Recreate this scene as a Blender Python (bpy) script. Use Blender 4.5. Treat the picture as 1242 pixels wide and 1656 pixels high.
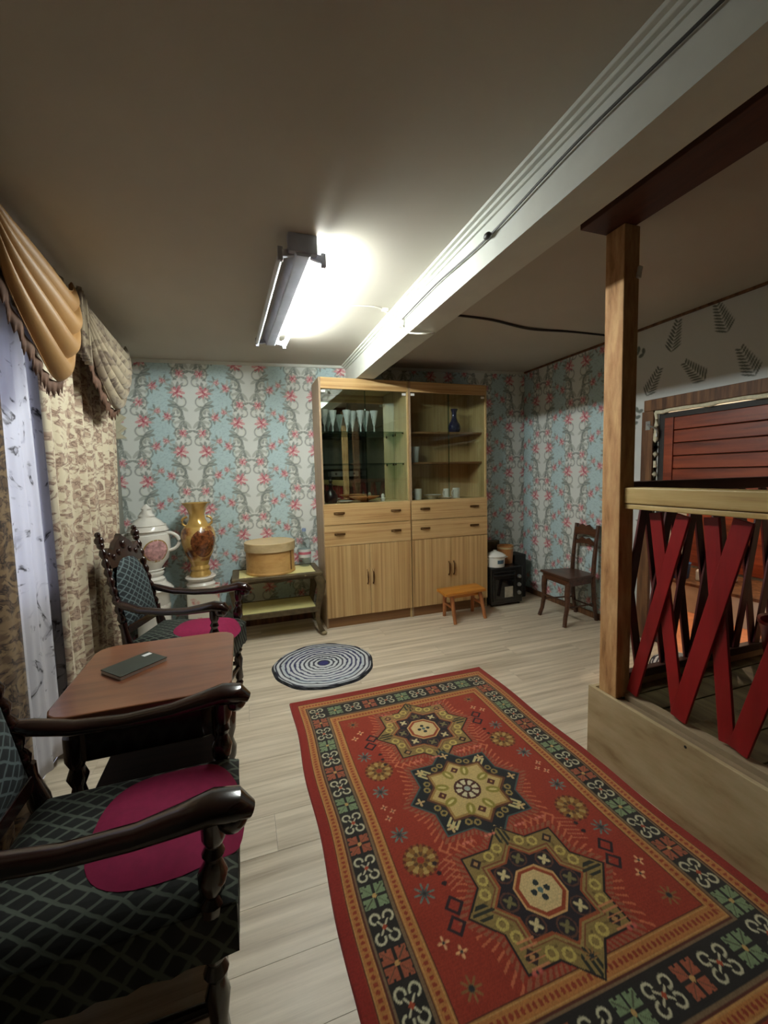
import bpy, bmesh, math, random
import numpy as np
from mathutils import Vector, Matrix
random.seed(7); np.random.seed(7)
for o in list(bpy.data.objects): bpy.data.objects.remove(o)
S = bpy.context.scene
C = S.collection
PI = math.pi

# ---------------------------------------------------------------- camera
YAW, PITCH, ROLL, FPX = 0.32662373, 0.09001156, -0.02404168, 673.42
CAMH = 1.45
def cam_axes():
    cy, sy, ct, st, cr, sr = math.cos(YAW), math.sin(YAW), math.cos(PITCH), math.sin(PITCH), math.cos(ROLL), math.sin(ROLL)
    f = Vector((sy*ct, cy*ct, -st)); rt = Vector((cy, -sy, 0)); up = rt.cross(f)
    return rt*cr + up*sr, -rt*sr + up*cr, f
r2, u2, fw = cam_axes()
cam = bpy.data.cameras.new('camera'); camo = bpy.data.objects.new('camera', cam); C.objects.link(camo)
M = Matrix((r2, u2, -fw)).transposed().to_4x4(); M.translation = Vector((0, 0, CAMH))
camo.matrix_world = M
cam.sensor_fit = 'HORIZONTAL'; cam.sensor_width = 36.0; cam.lens = FPX/1242*36.0
cam.clip_start = 0.02
S.camera = camo

# ---------------------------------------------------------------- world, light level, exposure
W = bpy.data.worlds.new('world'); S.world = W; W.use_nodes = True
bg = W.node_tree.nodes['Background']; bg.inputs[0].default_value = (0.62, 0.64, 0.80, 1); bg.inputs[1].default_value = 1.3
S.view_settings.view_transform = 'Standard'; S.view_settings.look = 'None'
S.view_settings.gamma = 1.0; S.view_settings.use_curve_mapping = False
S.view_settings.exposure = 1.45
TUBE_STRENGTH = 95.0

# ---------------------------------------------------------------- materials
def srgb(r, g, b):
    return tuple(((c/255.0)/12.92 if c/255.0 <= 0.04045 else ((c/255.0+0.055)/1.055)**2.4) for c in (r, g, b))
def newmat(name):
    m = bpy.data.materials.new(name); m.use_nodes = True
    nt = m.node_tree; nt.nodes.clear()
    out = nt.nodes.new('ShaderNodeOutputMaterial'); p = nt.nodes.new('ShaderNodeBsdfPrincipled')
    nt.links.new(p.outputs[0], out.inputs[0])
    return m, nt, p, out
def N(nt, t, **kw):
    n = nt.nodes.new(t)
    for k, v in kw.items(): setattr(n, k, v)
    return n
def coords(nt, scale=(1, 1, 1), rot=(0, 0, 0), kind='Object'):
    tc = N(nt, 'ShaderNodeTexCoord'); mp = N(nt, 'ShaderNodeMapping')
    mp.inputs['Scale'].default_value = scale; mp.inputs['Rotation'].default_value = rot
    nt.links.new(tc.outputs[kind], mp.inputs['Vector']); return mp.outputs[0]
def ramp(nt, fac, stops, interp='LINEAR'):
    r = N(nt, 'ShaderNodeValToRGB'); r.color_ramp.interpolation = interp
    e = r.color_ramp.elements
    while len(e) < len(stops): e.new(0.5)
    for i, (p, c) in enumerate(stops): e[i].position = p; e[i].color = (*c, 1)
    nt.links.new(fac, r.inputs[0]); return r.outputs[0]
def bump(nt, p, h, strength=0.2, dist=0.01):
    b = N(nt, 'ShaderNodeBump'); b.inputs['Strength'].default_value = strength; b.inputs['Distance'].default_value = dist
    nt.links.new(h, b.inputs['Height']); nt.links.new(b.outputs[0], p.inputs['Normal'])
def plain(name, rgb, rough=0.5, metal=0.0, var=0.12, scale=12, bumpy=0.0, coat=0.0):
    m, nt, p, out = newmat(name); c = srgb(*rgb)
    v = coords(nt); n = N(nt, 'ShaderNodeTexNoise'); n.inputs['Scale'].default_value = scale; n.inputs['Detail'].default_value = 5
    nt.links.new(v, n.inputs['Vector'])
    col = ramp(nt, n.outputs['Fac'], [(0.3, tuple(x*(1-var) for x in c)), (0.7, tuple(min(1, x*(1+var)) for x in c))])
    nt.links.new(col, p.inputs['Base Color'])
    p.inputs['Roughness'].default_value = rough; p.inputs['Metallic'].default_value = metal
    p.inputs['Coat Weight'].default_value = coat
    if bumpy: bump(nt, p, n.outputs['Fac'], bumpy)
    return m
def wood(name, c1, c2, axis='z', rough=0.45, fine=60, stretch=0.04, coat=0.0, dark=None, randobj=0.0, bs=0.08):
    """streaky grain running along axis"""
    m, nt, p, out = newmat(name)
    sc = [fine, fine, fine]; sc['xyz'.index(axis)] = fine*stretch
    v = coords(nt, tuple(sc))
    if randobj:
        oi = N(nt, 'ShaderNodeObjectInfo'); va = N(nt, 'ShaderNodeVectorMath', operation='ADD'); mu = N(nt, 'ShaderNodeMath', operation='MULTIPLY'); mu.inputs[1].default_value = 50
        nt.links.new(oi.outputs['Random'], mu.inputs[0]); nt.links.new(v, va.inputs[0]); nt.links.new(mu.outputs[0], va.inputs[1]); v = va.outputs[0]
    n = N(nt, 'ShaderNodeTexNoise'); n.inputs['Scale'].default_value = 1.0; n.inputs['Detail'].default_value = 6; n.inputs['Roughness'].default_value = 0.65
    nt.links.new(v, n.inputs['Vector'])
    a, b = srgb(*c1), srgb(*c2)
    st = [(0.32, a), (0.62, b)]
    if dark: st = [(0.30, srgb(*dark)), (0.42, a), (0.66, b)]
    col = ramp(nt, n.outputs['Fac'], st)
    if randobj:
        hs = N(nt, 'ShaderNodeHueSaturation'); mr = N(nt, 'ShaderNodeMapRange'); mr.inputs[3].default_value = 1-randobj; mr.inputs[4].default_value = 1+randobj
        nt.links.new(oi.outputs['Random'], mr.inputs[0]); nt.links.new(mr.outputs[0], hs.inputs['Value']); nt.links.new(col, hs.inputs['Color']); col = hs.outputs[0]
    nt.links.new(col, p.inputs['Base Color']); p.inputs['Roughness'].default_value = rough
    p.inputs['Coat Weight'].default_value = coat; p.inputs['Coat Roughness'].default_value = 0.12
    bump(nt, p, n.outputs['Fac'], bs, 0.004)
    return m
def vcol(name, rough=0.8, bs=0.0, scale=400, sheen=0.0):
    m, nt, p, out = newmat(name)
    a = N(nt, 'ShaderNodeAttribute', attribute_name='Col'); nt.links.new(a.outputs['Color'], p.inputs['Base Color'])
    p.inputs['Roughness'].default_value = rough; p.inputs['Sheen Weight'].default_value = sheen
    if bs:
        v = coords(nt); n = N(nt, 'ShaderNodeTexNoise'); n.inputs['Scale'].default_value = scale; nt.links.new(v, n.inputs['Vector'])
        bump(nt, p, n.outputs['Fac'], bs, 0.003)
    return m
def glassmat(name, tint=(0.93, 0.97, 0.95), rough=0.02, refl=0.10, ior=1.45):
    m, nt, p, out = newmat(name); nt.nodes.remove(p)
    t = N(nt, 'ShaderNodeBsdfTransparent'); t.inputs[0].default_value = (*tint, 1)
    g = N(nt, 'ShaderNodeBsdfGlossy'); g.inputs['Roughness'].default_value = rough
    f = N(nt, 'ShaderNodeLayerWeight'); mx = N(nt, 'ShaderNodeMixShader')
    pw = N(nt, 'ShaderNodeMath', operation='POWER'); pw.inputs[1].default_value = 5; nt.links.new(f.outputs['Facing'], pw.inputs[0])
    ad = N(nt, 'ShaderNodeMath', operation='MULTIPLY_ADD'); ad.inputs[1].default_value = 0.7; ad.inputs[2].default_value = refl*.5; ad.use_clamp = True
    nt.links.new(pw.outputs[0], ad.inputs[0]); nt.links.new(ad.outputs[0], mx.inputs[0]); nt.links.new(t.outputs[0], mx.inputs[1]); nt.links.new(g.outputs[0], mx.inputs[2])
    nt.links.new(mx.outputs[0], out.inputs[0]); return m
def emit(name, rgb, strength):
    m, nt, p, out = newmat(name); nt.nodes.remove(p)
    e = N(nt, 'ShaderNodeEmission'); e.inputs[0].default_value = (*rgb, 1); e.inputs[1].default_value = strength
    nt.links.new(e.outputs[0], out.inputs[0]); return m
def lattice_mat(name, base, line, k=18, width=0.16, coordmap=('x', 'y')):
    """dark upholstery with a pale fish-net pattern (woven print)"""
    m, nt, p, out = newmat(name)
    tc = N(nt, 'ShaderNodeTexCoord'); sp = N(nt, 'ShaderNodeSeparateXYZ')
    nz = N(nt, 'ShaderNodeTexNoise'); nz.inputs['Scale'].default_value = 14; nt.links.new(tc.outputs['Object'], nz.inputs['Vector'])
    va = N(nt, 'ShaderNodeVectorMath', operation='MULTIPLY_ADD'); va.inputs[1].default_value = (0.02, 0.02, 0.02)
    nt.links.new(nz.outputs['Color'], va.inputs[0]); nt.links.new(tc.outputs['Object'], va.inputs[2]); nt.links.new(va.outputs[0], sp.inputs[0])
    ia, ib = ['xyz'.index(c) for c in coordmap]
    def mth(op, a, b=None):
        n = N(nt, 'ShaderNodeMath', operation=op)
        for i, q in enumerate((a, b)):
            if q is None: continue
            if isinstance(q, (int, float)): n.inputs[i].default_value = q
            else: nt.links.new(q, n.inputs[i])
        return n.outputs[0]
    a = sp.outputs[ia]; b = mth('MULTIPLY', sp.outputs[ib], 1.5)
    if coordmap[0] == 'x': b = mth('ADD', b, mth('MULTIPLY', sp.outputs[2], 0.9))
    s1 = mth('MULTIPLY', mth('ADD', a, b), k); s2 = mth('MULTIPLY', mth('SUBTRACT', a, b), k)
    f1 = mth('ABSOLUTE', mth('SUBTRACT', mth('FRACT', s1), 0.5)); f2 = mth('ABSOLUTE', mth('SUBTRACT', mth('FRACT', s2), 0.5))
    mn = mth('MINIMUM', f1, f2)
    c = ramp(nt, mn, [(0.0, srgb(*line)), (width*0.6, srgb(*line)), (width, srgb(*base))])
    nt.links.new(c, p.inputs['Base Color']); p.inputs['Roughness'].default_value = 0.8
    bump(nt, p, mn, 0.3, 0.004)
    return m
def floral_cloth(name, base, tone, tone2, rough=0.85, alpha=1.0, scale=9, thr=0.5, scalev=(1, 1, 1)):
    m, nt, p, out = newmat(name)
    v = coords(nt, scalev)
    n1 = N(nt, 'ShaderNodeTexNoise'); n1.inputs['Scale'].default_value = scale; n1.inputs['Detail'].default_value = 3; n1.inputs['Distortion'].default_value = 2.5; nt.links.new(v, n1.inputs['Vector'])
    n2 = N(nt, 'ShaderNodeTexVoronoi', feature='DISTANCE_TO_EDGE'); n2.inputs['Scale'].default_value = scale*2.3
    va = N(nt, 'ShaderNodeVectorMath', operation='MULTIPLY_ADD'); va.inputs[1].default_value = (0.12, 0.12, 0.12)
    nt.links.new(n1.outputs['Color'], va.inputs[0]); nt.links.new(v, va.inputs[2]); nt.links.new(va.outputs[0], n2.inputs['Vector'])
    r1 = ramp(nt, n1.outputs['Fac'], [(thr-0.04, (0, 0, 0)), (thr+0.05, (1, 1, 1))])
    r2_ = ramp(nt, n2.outputs['Distance'], [(0.04, (1, 1, 1)), (0.12, (0, 0, 0))])
    mx1 = N(nt, 'ShaderNodeMix', data_type='RGBA'); mx1.inputs[6].default_value = (*srgb(*base), 1); mx1.inputs[7].default_value = (*srgb(*tone), 1)
    sc = N(nt, 'ShaderNodeMath', operation='MULTIPLY'); sc.inputs[1].default_value = 0.75; nt.links.new(r1, sc.inputs[0]); nt.links.new(sc.outputs[0], mx1.inputs[0])
    mx2 = N(nt, 'ShaderNodeMix', data_type='RGBA'); mx2.inputs[7].default_value = (*srgb(*tone2), 1); nt.links.new(mx1.outputs[2], mx2.inputs[6])
    ml = N(nt, 'ShaderNodeMath', operation='MULTIPLY'); nt.links.new(r1, ml.inputs[0]); nt.links.new(r2_, ml.inputs[1]); nt.links.new(ml.outputs[0], mx2.inputs[0])
    nt.links.new(mx2.outputs[2], p.inputs['Base Color']); p.inputs['Roughness'].default_value = rough; p.inputs['Sheen Weight'].default_value = 0.2
    if alpha < 1:
        tr = N(nt, 'ShaderNodeBsdfTransparent'); tl = N(nt, 'ShaderNodeBsdfTranslucent'); a1 = N(nt, 'ShaderNodeMixShader'); a2 = N(nt, 'ShaderNodeMixShader')
        nt.links.new(mx2.outputs[2], tl.inputs[0]); a1.inputs[0].default_value = 0.35; nt.links.new(p.outputs[0], a1.inputs[1]); nt.links.new(tl.outputs[0], a1.inputs[2])
        a2.inputs[0].default_value = alpha; nt.links.new(tr.outputs[0], a2.inputs[1]); nt.links.new(a1.outputs[0], a2.inputs[2]); nt.links.new(a2.outputs[0], out.inputs[0])
    return m

MT = {}
MT['ceil'] = plain('ceiling_paint', (180, 174, 162), 0.75, var=0.05, scale=1.5)
MT['white'] = plain('white_paint', (206, 208, 200), 0.6, var=0.06, scale=6)
MT['wall_plain'] = plain('plain_wall_paper', (140, 140, 130), 0.8)
MT['wallpaper'] = vcol('wallpaper_print', 0.75, 0.12, 500)
MT['sagecab'] = plain('sage_grey_paint', (168, 176, 160), 0.5)
MT['laminate_gap'] = plain('floor_joint', (120, 112, 100), 0.7)
MT['laminate'] = wood('pale_laminate', (196, 180, 156), (230, 216, 194), 'x', 0.42, 22, 0.045, dark=(168, 150, 126), randobj=0.04, bs=0.05)
MT['cab_v'] = wood('cabinet_veneer_upright', (186, 148, 96), (214, 182, 130), 'z', 0.35, 42, 0.012, dark=(140, 102, 60), randobj=0.03)
MT['cab_h'] = wood('cabinet_veneer_lying', (188, 148, 96), (214, 182, 130), 'x', 0.35, 46, 0.02, dark=(132, 94, 54), randobj=0.02)
MT['cab_side'] = wood('cabinet_side', (150, 124, 96), (172, 146, 116), 'z', 0.45, 30, 0.03)
MT['cab_in'] = wood('cabinet_inside', (176, 146, 96), (204, 178, 128), 'z', 0.5, 40, 0.02)
MT['plinth'] = wood('cabinet_plinth', (120, 84, 50), (144, 104, 64), 'x', 0.5, 30, 0.03)
MT['handle'] = plain('bronze_handle', (104, 74, 40), 0.4, 0.7)
MT['glass'] = glassmat('clear_glass', (0.90, 0.94, 0.92), refl=.14)
MT['crystal'] = glassmat('crystal_glass', (0.96, 0.98, 0.97), 0.05, 0.35)
m, nt, p, out = newmat('cut_crystal'); p.inputs['Base Color'].default_value = (.85, .88, .86, 1); p.inputs['Roughness'].default_value = .12
tr = N(nt, 'ShaderNodeBsdfTransparent'); mx = N(nt, 'ShaderNodeMixShader'); wv = N(nt, 'ShaderNodeTexWave'); wv.inputs['Scale'].default_value = 30; nt.links.new(coords(nt), wv.inputs['Vector'])
mr = N(nt, 'ShaderNodeMapRange'); mr.inputs[3].default_value = .15; mr.inputs[4].default_value = .85; nt.links.new(wv.outputs['Fac'], mr.inputs[0]); nt.links.new(mr.outputs[0], mx.inputs[0]); nt.links.new(tr.outputs[0], mx.inputs[1]); nt.links.new(p.outputs[0], mx.inputs[2]); nt.links.new(mx.outputs[0], out.inputs[0]); MT['crystal'] = m
MT['shelfglass'] = glassmat('shelf_glass', (0.7, 0.85, 0.78), 0.03, 0.25)
m, nt, p, out = newmat('mirror'); p.inputs['Metallic'].default_value = 1; p.inputs['Base Color'].default_value = (0.80, 0.86, 0.83, 1); p.inputs['Roughness'].default_value = 0.02
nz = N(nt, 'ShaderNodeTexNoise'); nz.inputs['Scale'].default_value = 3; nt.links.new(nz.outputs[0], N(nt, 'ShaderNodeMath').inputs[0]); MT['mirror'] = m
MT['darkwood'] = wood('dark_carved_wood', (20, 8, 6), (44, 17, 13), 'x', 0.22, 30, 0.1, coat=0.6, bs=0.03)
MT['shelfbrown'] = wood('matt_brown_board', (26, 14, 12), (40, 22, 18), 'x', 0.85, 30, 0.1)
MT['tabletop'] = wood('polished_table_top', (100, 58, 38), (132, 82, 54), 'x', 0.3, 12, 0.12, coat=0.5, bs=0.02)
MT['chairwood'] = wood('brown_chair_wood', (52, 28, 16), (88, 52, 32), 'y', 0.4, 30, 0.1, coat=0.2)
MT['net'] = lattice_mat('net_seat_cover', (10, 12, 11), (80, 88, 78), 14, 0.13, ('x', 'y'))
MT['netback'] = lattice_mat('net_back_cover', (26, 34, 38), (92, 106, 108), 15, 0.12, ('y', 'z'))
MT['magenta'] = plain('magenta_velvet', (132, 6, 62), 0.9, var=0.08, scale=40, bumpy=0.1)
MT['gold_frame'] = plain('aged_gold_frame', (92, 78, 54), 0.45, 0.25, var=0.35, scale=20, bumpy=0.15)
MT['yellowtop'] = plain('pale_yellow_panel', (226, 216, 150), 0.35, var=0.06)
MT['birch'] = wood('bentwood_birch', (190, 142, 80), (214, 172, 108), 'x', 0.45, 14, 0.2, coat=0.15)
MT['lid'] = wood('bentwood_lid', (186, 160, 116), (210, 188, 144), 'x', 0.45, 14, 0.15)
MT['porcelain'] = plain('white_porcelain', (226, 222, 214), 0.18, var=0.05, scale=18, coat=0.4)
MT['stool'] = wood('orange_varnish', (176, 106, 28), (206, 134, 44), 'x', 0.35, 26, 0.08, coat=0.3)
MT['stoolleg'] = wood('stool_leg_wood', (150, 92, 52), (176, 112, 66), 'z', 0.45, 26, 0.08)
MT['black'] = plain('black_enamel', (14, 14, 15), 0.3, coat=0.3)
MT['blackmatt'] = plain('black_matt', (20, 19, 19), 0.6)
MT['steel'] = plain('dull_steel', (170, 170, 168), 0.35, 0.8)
MT['chrome'] = plain('chrome', (200, 200, 200), 0.15, 1.0, var=0.03)
MT['enamel'] = plain('white_enamel', (232, 230, 224), 0.2, var=0.03, coat=0.3)
MT['copper'] = wood('honey_wood_pail', (164, 104, 56), (190, 132, 78), 'z', 0.4, 30, 0.1)
MT['postwood'] = wood('rough_sawn_post', (180, 132, 84), (212, 170, 120), 'z', 0.75, 22, 0.2, dark=(140, 96, 56), bs=0.4)
MT['header'] = wood('dark_stained_beam', (58, 28, 18), (84, 44, 28), 'y', 0.6, 20, 0.1, bs=0.2)
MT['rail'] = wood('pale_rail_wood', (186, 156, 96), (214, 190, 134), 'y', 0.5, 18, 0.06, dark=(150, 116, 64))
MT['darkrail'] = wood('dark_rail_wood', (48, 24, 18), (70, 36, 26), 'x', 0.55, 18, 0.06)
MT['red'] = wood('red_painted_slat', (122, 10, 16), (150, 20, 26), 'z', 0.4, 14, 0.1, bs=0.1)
MT['shaded_red'] = wood('shaded_red_slat', (64, 8, 12), (86, 14, 18), 'z', 0.4, 14, 0.1, bs=0.1)  # slat red darkened: shade of the far railing put into the colour
MT['greystrip'] = wood('grey_brown_strip', (128, 108, 84), (160, 140, 112), 'y', 0.6, 18, 0.06)
MT['fascia'] = wood('pale_fascia_board', (176, 156, 118), (202, 184, 148), 'y', 0.55, 7, 0.25, dark=(146, 122, 84), bs=0.05)
MT['olive'] = wood('worn_platform_board', (92, 80, 50), (124, 112, 76), 'y', 0.6, 20, 0.06, dark=(58, 48, 28), randobj=0.15)
MT['redplank'] = wood('red_brown_plank', (122, 50, 26), (160, 74, 42), 'y', 0.4, 16, 0.07, dark=(72, 24, 12), randobj=0.1, coat=0.2)
MT['jamb'] = wood('brown_door_frame', (88, 56, 34), (132, 92, 58), 'z', 0.6, 22, 0.08, dark=(60, 36, 20))
MT['foam'] = plain('dried_mounting_foam', (226, 218, 190), 0.9, bumpy=0.5, scale=60)
MT['darkframe'] = plain('dark_grey_frame', (40, 36, 34), 0.6)
MT['peach'] = plain('peach_floor_paint', (226, 150, 108), 0.5)
MT['fixture'] = plain('grey_lamp_housing', (168, 172, 186), 0.4, 0.1)
MT['tube_off'] = plain('unlit_tube', (206, 210, 216), 0.3)
MT['tube_on'] = emit('lit_tube', (0.94, 1.0, 0.94), TUBE_STRENGTH)
MT['cable_w'] = plain('white_cable', (214, 210, 200), 0.5)
MT['cable_b'] = plain('dark_cable', (40, 34, 30), 0.5)
MT['curtain'] = floral_cloth('floral_curtain', (206, 194, 168), (158, 126, 108), (128, 104, 90), scale=9, thr=0.5, scalev=(0.3, 1, 1.3))
MT['curtain_dark'] = floral_cloth('brown_floral_curtain', (134, 110, 80), (82, 58, 42), (50, 34, 26), scale=8, thr=0.48, scalev=(0.3, 1, 1.3))
MT['sheer'] = floral_cloth('sheer_tulle', (228, 226, 234), (190, 188, 200), (96, 92, 96), scale=6, thr=0.62, alpha=0.88, scalev=(0.3, 1, 1.0))
MT['goldcloth'] = plain('gold_satin', (150, 112, 66), 0.5, var=0.12, scale=3)
MT['greycloth'] = floral_cloth('taupe_swag_cloth', (150, 136, 112), (112, 96, 78), (90, 74, 60), scale=5, thr=0.5)
MT['creamtail'] = plain('cream_lining', (206, 198, 170), 0.8, var=.1)
MT['frill'] = plain('brown_frill', (96, 68, 52), 0.8, var=0.3, scale=30)
MT['sage'] = plain('dark_green_folder', (48, 54, 46), 0.5)
MT['paper'] = plain('white_paper', (222, 224, 224), 0.6, var=0.02)
MT['rug'] = vcol('patterned_wool_rug', 0.95, 0.35, 900, 0.15)
MT['mat'] = vcol('braided_mat', 0.95, 0.3, 600)

# ---------------------------------------------------------------- mesh helpers
def root_loc(p):
    v = Vector((0, 0, 0))
    while p is not None: v += Vector(p.location); p = p.parent
    return v
class B:
    def __init__(s): s.bm = bmesh.new()
    def verts(s, pts): return [s.bm.verts.new(Vector(q)) for q in pts]
    def box(s, x0, x1, y0, y1, z0, z1):
        v = s.verts([(x0, y0, z0), (x1, y0, z0), (x1, y1, z0), (x0, y1, z0), (x0, y0, z1), (x1, y0, z1), (x1, y1, z1), (x0, y1, z1)])
        for f in ((3, 2, 1, 0), (4, 5, 6, 7), (0, 1, 5, 4), (1, 2, 6, 5), (2, 3, 7, 6), (3, 0, 4, 7)): s.bm.faces.new([v[i] for i in f])
        return s
    def bar(s, p0, p1, w, h, up=(0, 0, 1)):
        p0, p1 = Vector(p0), Vector(p1); d = (p1-p0).normalized(); a = d.cross(Vector(up))
        if a.length < 1e-4: a = Vector((1, 0, 0))
        a.normalize(); b = a.cross(d)
        v = s.verts([p+a*i*w/2+b*j*h/2 for p in (p0, p1) for (i, j) in ((-1, -1), (1, -1), (1, 1), (-1, 1))])
        for f in ((0, 1, 2, 3), (7, 6, 5, 4), (0, 4, 5, 1), (1, 5, 6, 2), (2, 6, 7, 3), (3, 7, 4, 0)): s.bm.faces.new([v[i] for i in f])
        return s
    def lathe(s, p0, p1, prof, n=16, wave=None, cap=True):
        """prof: (t along p0->p1 in metres or fraction<=1 if length given by points, radius)"""
        p0, p1 = Vector(p0), Vector(p1); d = p1-p0; L = d.length; d.normalize()
        a = d.cross(Vector((0, 1, 0)) if abs(d.y) < 0.9 else Vector((1, 0, 0))).normalized(); b = d.cross(a)
        rings = []
        for (t, r) in prof:
            ring = []
            for k in range(n):
                th = 2*PI*k/n; rr = r*(wave(t, th) if wave else 1)
                ring.append(s.bm.verts.new(p0+d*L*t+a*math.cos(th)*rr+b*math.sin(th)*rr))
            rings.append(ring)
        for A, Bq in zip(rings, rings[1:]):
            for k in range(n): s.bm.faces.new((A[k], A[(k+1) % n], Bq[(k+1) % n], Bq[k]))
        if cap:
            s.bm.faces.new(rings[0][::-1]); s.bm.faces.new(rings[-1])
        return s
    def tube(s, pts, rad, n=10, flat=1.0, up=(0, 0, 1)):
        pts = [Vector(q) for q in pts]; rings = []
        if not hasattr(rad, '__len__'): rad = [rad]*len(pts)
        for i, q in enumerate(pts):
            d = (pts[min(i+1, len(pts)-1)]-pts[max(i-1, 0)]).normalized(); a = d.cross(Vector(up))
            if a.length < 1e-3: a = d.cross(Vector((1, 0, 0)))
            a.normalize(); b = a.cross(d)
            rings.append([s.bm.verts.new(q+a*math.cos(2*PI*k/n)*rad[i]+b*math.sin(2*PI*k/n)*rad[i]*flat) for k in range(n)])
        for A, Bq in zip(rings, rings[1:]):
            for k in range(n): s.bm.faces.new((A[k], A[(k+1) % n], Bq[(k+1) % n], Bq[k]))
        s.bm.faces.new(rings[0][::-1]); s.bm.faces.new(rings[-1]); return s
    def ball(s, c, r, sc=(1, 1, 1), n=14):
        mat = Matrix.Translation(Vector(c)) @ Matrix.Diagonal((r*sc[0], r*sc[1], r*sc[2], 1))
        bmesh.ops.create_uvsphere(s.bm, u_segments=n, v_segments=max(6, n*2//3), radius=1, matrix=mat); return s
    def prism(s, poly, axis, a0, a1):
        """poly 2D points in the plane across axis, extruded from a0 to a1"""
        def P(u, v, w): return {'x': (w, u, v), 'y': (u, w, v), 'z': (u, v, w)}[axis]
        A = s.verts([P(u, v, a0) for u, v in poly]); D = s.verts([P(u, v, a1) for u, v in poly])
        s.bm.faces.new(A); s.bm.faces.new(D[::-1]); n = len(poly)
        for i in range(n): s.bm.faces.new((A[i], D[i], D[(i+1) % n], A[(i+1) % n]))
        return s
    def grid(s, fn, nu, nv):
        vs = [[s.bm.verts.new(Vector(fn(i/nu, j/nv))) for j in range(nv+1)] for i in range(nu+1)]
        for i in range(nu):
            for j in range(nv): s.bm.faces.new((vs[i][j], vs[i+1][j], vs[i+1][j+1], vs[i][j+1]))
        return s
    def build(s, name, mat, parent=None, bevel=0.0, smooth=False, solid=0.0):
        bm = s.bm
        bmesh.ops.recalc_face_normals(bm, faces=bm.faces)
        if bevel:
            es = [e for e in bm.edges if len(e.link_faces) == 2 and e.calc_face_angle(0) > 0.5]
            bmesh.ops.bevel(bm, geom=es, offset=bevel, segments=2, affect='EDGES', clamp_overlap=True, profile=0.5)
        if parent is not None: off = root_loc(parent)
        else:
            xs = [v.co for v in bm.verts]
            off = Vector(((min(v.x for v in xs)+max(v.x for v in xs))/2, (min(v.y for v in xs)+max(v.y for v in xs))/2, min(v.z for v in xs)))
        bmesh.ops.translate(bm, verts=bm.verts, vec=-off)
        me = bpy.data.meshes.new(name); bm.to_mesh(me); bm.free()
        me.materials.append(MT[mat] if isinstance(mat, str) else mat)
        if smooth: me.polygons.foreach_set('use_smooth', [True]*len(me.polygons)); me.set_sharp_from_angle(angle=0.7) if hasattr(me, 'set_sharp_from_angle') else None
        o = bpy.data.objects.new(name, me); C.objects.link(o)
        if parent is not None: o.parent = parent
        else: o.location = off
        if solid:
            md = o.modifiers.new('thickness', 'SOLIDIFY'); md.thickness = solid; md.offset = 0
        return o
def tag(o, label, cat, group=None, kind=None):
    o['label'] = label; o['category'] = cat
    if group: o['group'] = group
    if kind: o['kind'] = kind
    return o
def thing(name, label, cat, loc=(0, 0, 0), group=None):
    o = bpy.data.objects.new(name, None); C.objects.link(o); o.location = loc; o.empty_display_size = 0.1
    bpy.context.view_layer.update() if False else None
    return tag(o, label, cat, group)
def struct(o): o['kind'] = 'structure'; return o
def dup(root, loc, rotz, label):
    r = root.copy(); C.objects.link(r); r.location = loc; r.rotation_euler = (0, 0, rotz); r['label'] = label
    for ch in list(root.children):
        c = ch.copy(); C.objects.link(c); c.parent = r
        for g in ch.children:
            d = g.copy(); C.objects.link(d); d.parent = c
    return r
def colgrid(name, P, cols, mat, parent=None, loc=(0, 0, 0)):
    """P (nu,nv,3) vertex positions, cols (nu,nv,3) linear colours -> one mesh"""
    nu, nv = P.shape[:2]
    me = bpy.data.meshes.new(name)
    idx = np.arange(nu*nv).reshape(nu, nv)
    q = np.stack([idx[:-1, :-1], idx[1:, :-1], idx[1:, 1:], idx[:-1, 1:]], -1).reshape(-1, 4)
    me.vertices.add(nu*nv); me.vertices.foreach_set('co', (P.reshape(-1, 3)-np.array(loc)).astype(np.float32).ravel())
    me.loops.add(q.size); me.loops.foreach_set('vertex_index', q.ravel().astype(np.int32))
    me.polygons.add(len(q)); me.polygons.foreach_set('loop_start', np.arange(0, q.size, 4, dtype=np.int32))
    me.update(calc_edges=True)
    at = me.color_attributes.new('Col', 'FLOAT_COLOR', 'POINT')
    at.data.foreach_set('color', np.concatenate([cols.reshape(-1, 3), np.ones((nu*nv, 1))], 1).astype(np.float32).ravel())
    me.materials.append(MT[mat]); o = bpy.data.objects.new(name, me); C.objects.link(o); o.location = loc
    if parent is not None: o.parent = parent
    return o
def lin(c): return np.array(srgb(*c))
def paint(img, mask, c, a=1.0):
    m = (mask*a)[..., None]; img[:] = img*(1-m)+lin(c)*m
def ell(U, V, cx, cy, ru, rv, ang=0.0, soft=0.15):
    du, dv = U-cx, V-cy; ca, sa = math.cos(ang), math.sin(ang)
    x, y = (du*ca+dv*sa)/ru, (-du*sa+dv*ca)/rv
    return np.clip((1-np.sqrt(x*x+y*y))/soft, 0, 1)
def flower(img, U, V, cx, cy, r, n=8, c0=(168, 48, 62), c1=(214, 122, 126), hi=(232, 212, 208), ph=0.3, a=1.0):
    rs_ = np.random.RandomState(int(abs(cx*1000)+n))
    for ring, (rr, k) in enumerate(((1.0, n+2), (.72, n))):
        for i in range(k):
            t = ph+ring*.4+2*PI*i/k+rs_.uniform(-.12, .12); L = r*rr*rs_.uniform(.8, 1.08)
            px, py = cx+math.cos(t)*L*.5, cy+math.sin(t)*L*.5
            paint(img, ell(U, V, px, py, L*.5, L*.19, t, .2), (c1, c0, c1, hi)[(i*3+ring) % 4], a)
            paint(img, ell(U, V, px+math.cos(t)*L*.1, py+math.sin(t)*L*.1, L*.28, L*.05, t, .4), c0 if i % 2 else hi, a*.7)
    paint(img, ell(U, V, cx, cy, r*.16, r*.16), c0, a)

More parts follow.
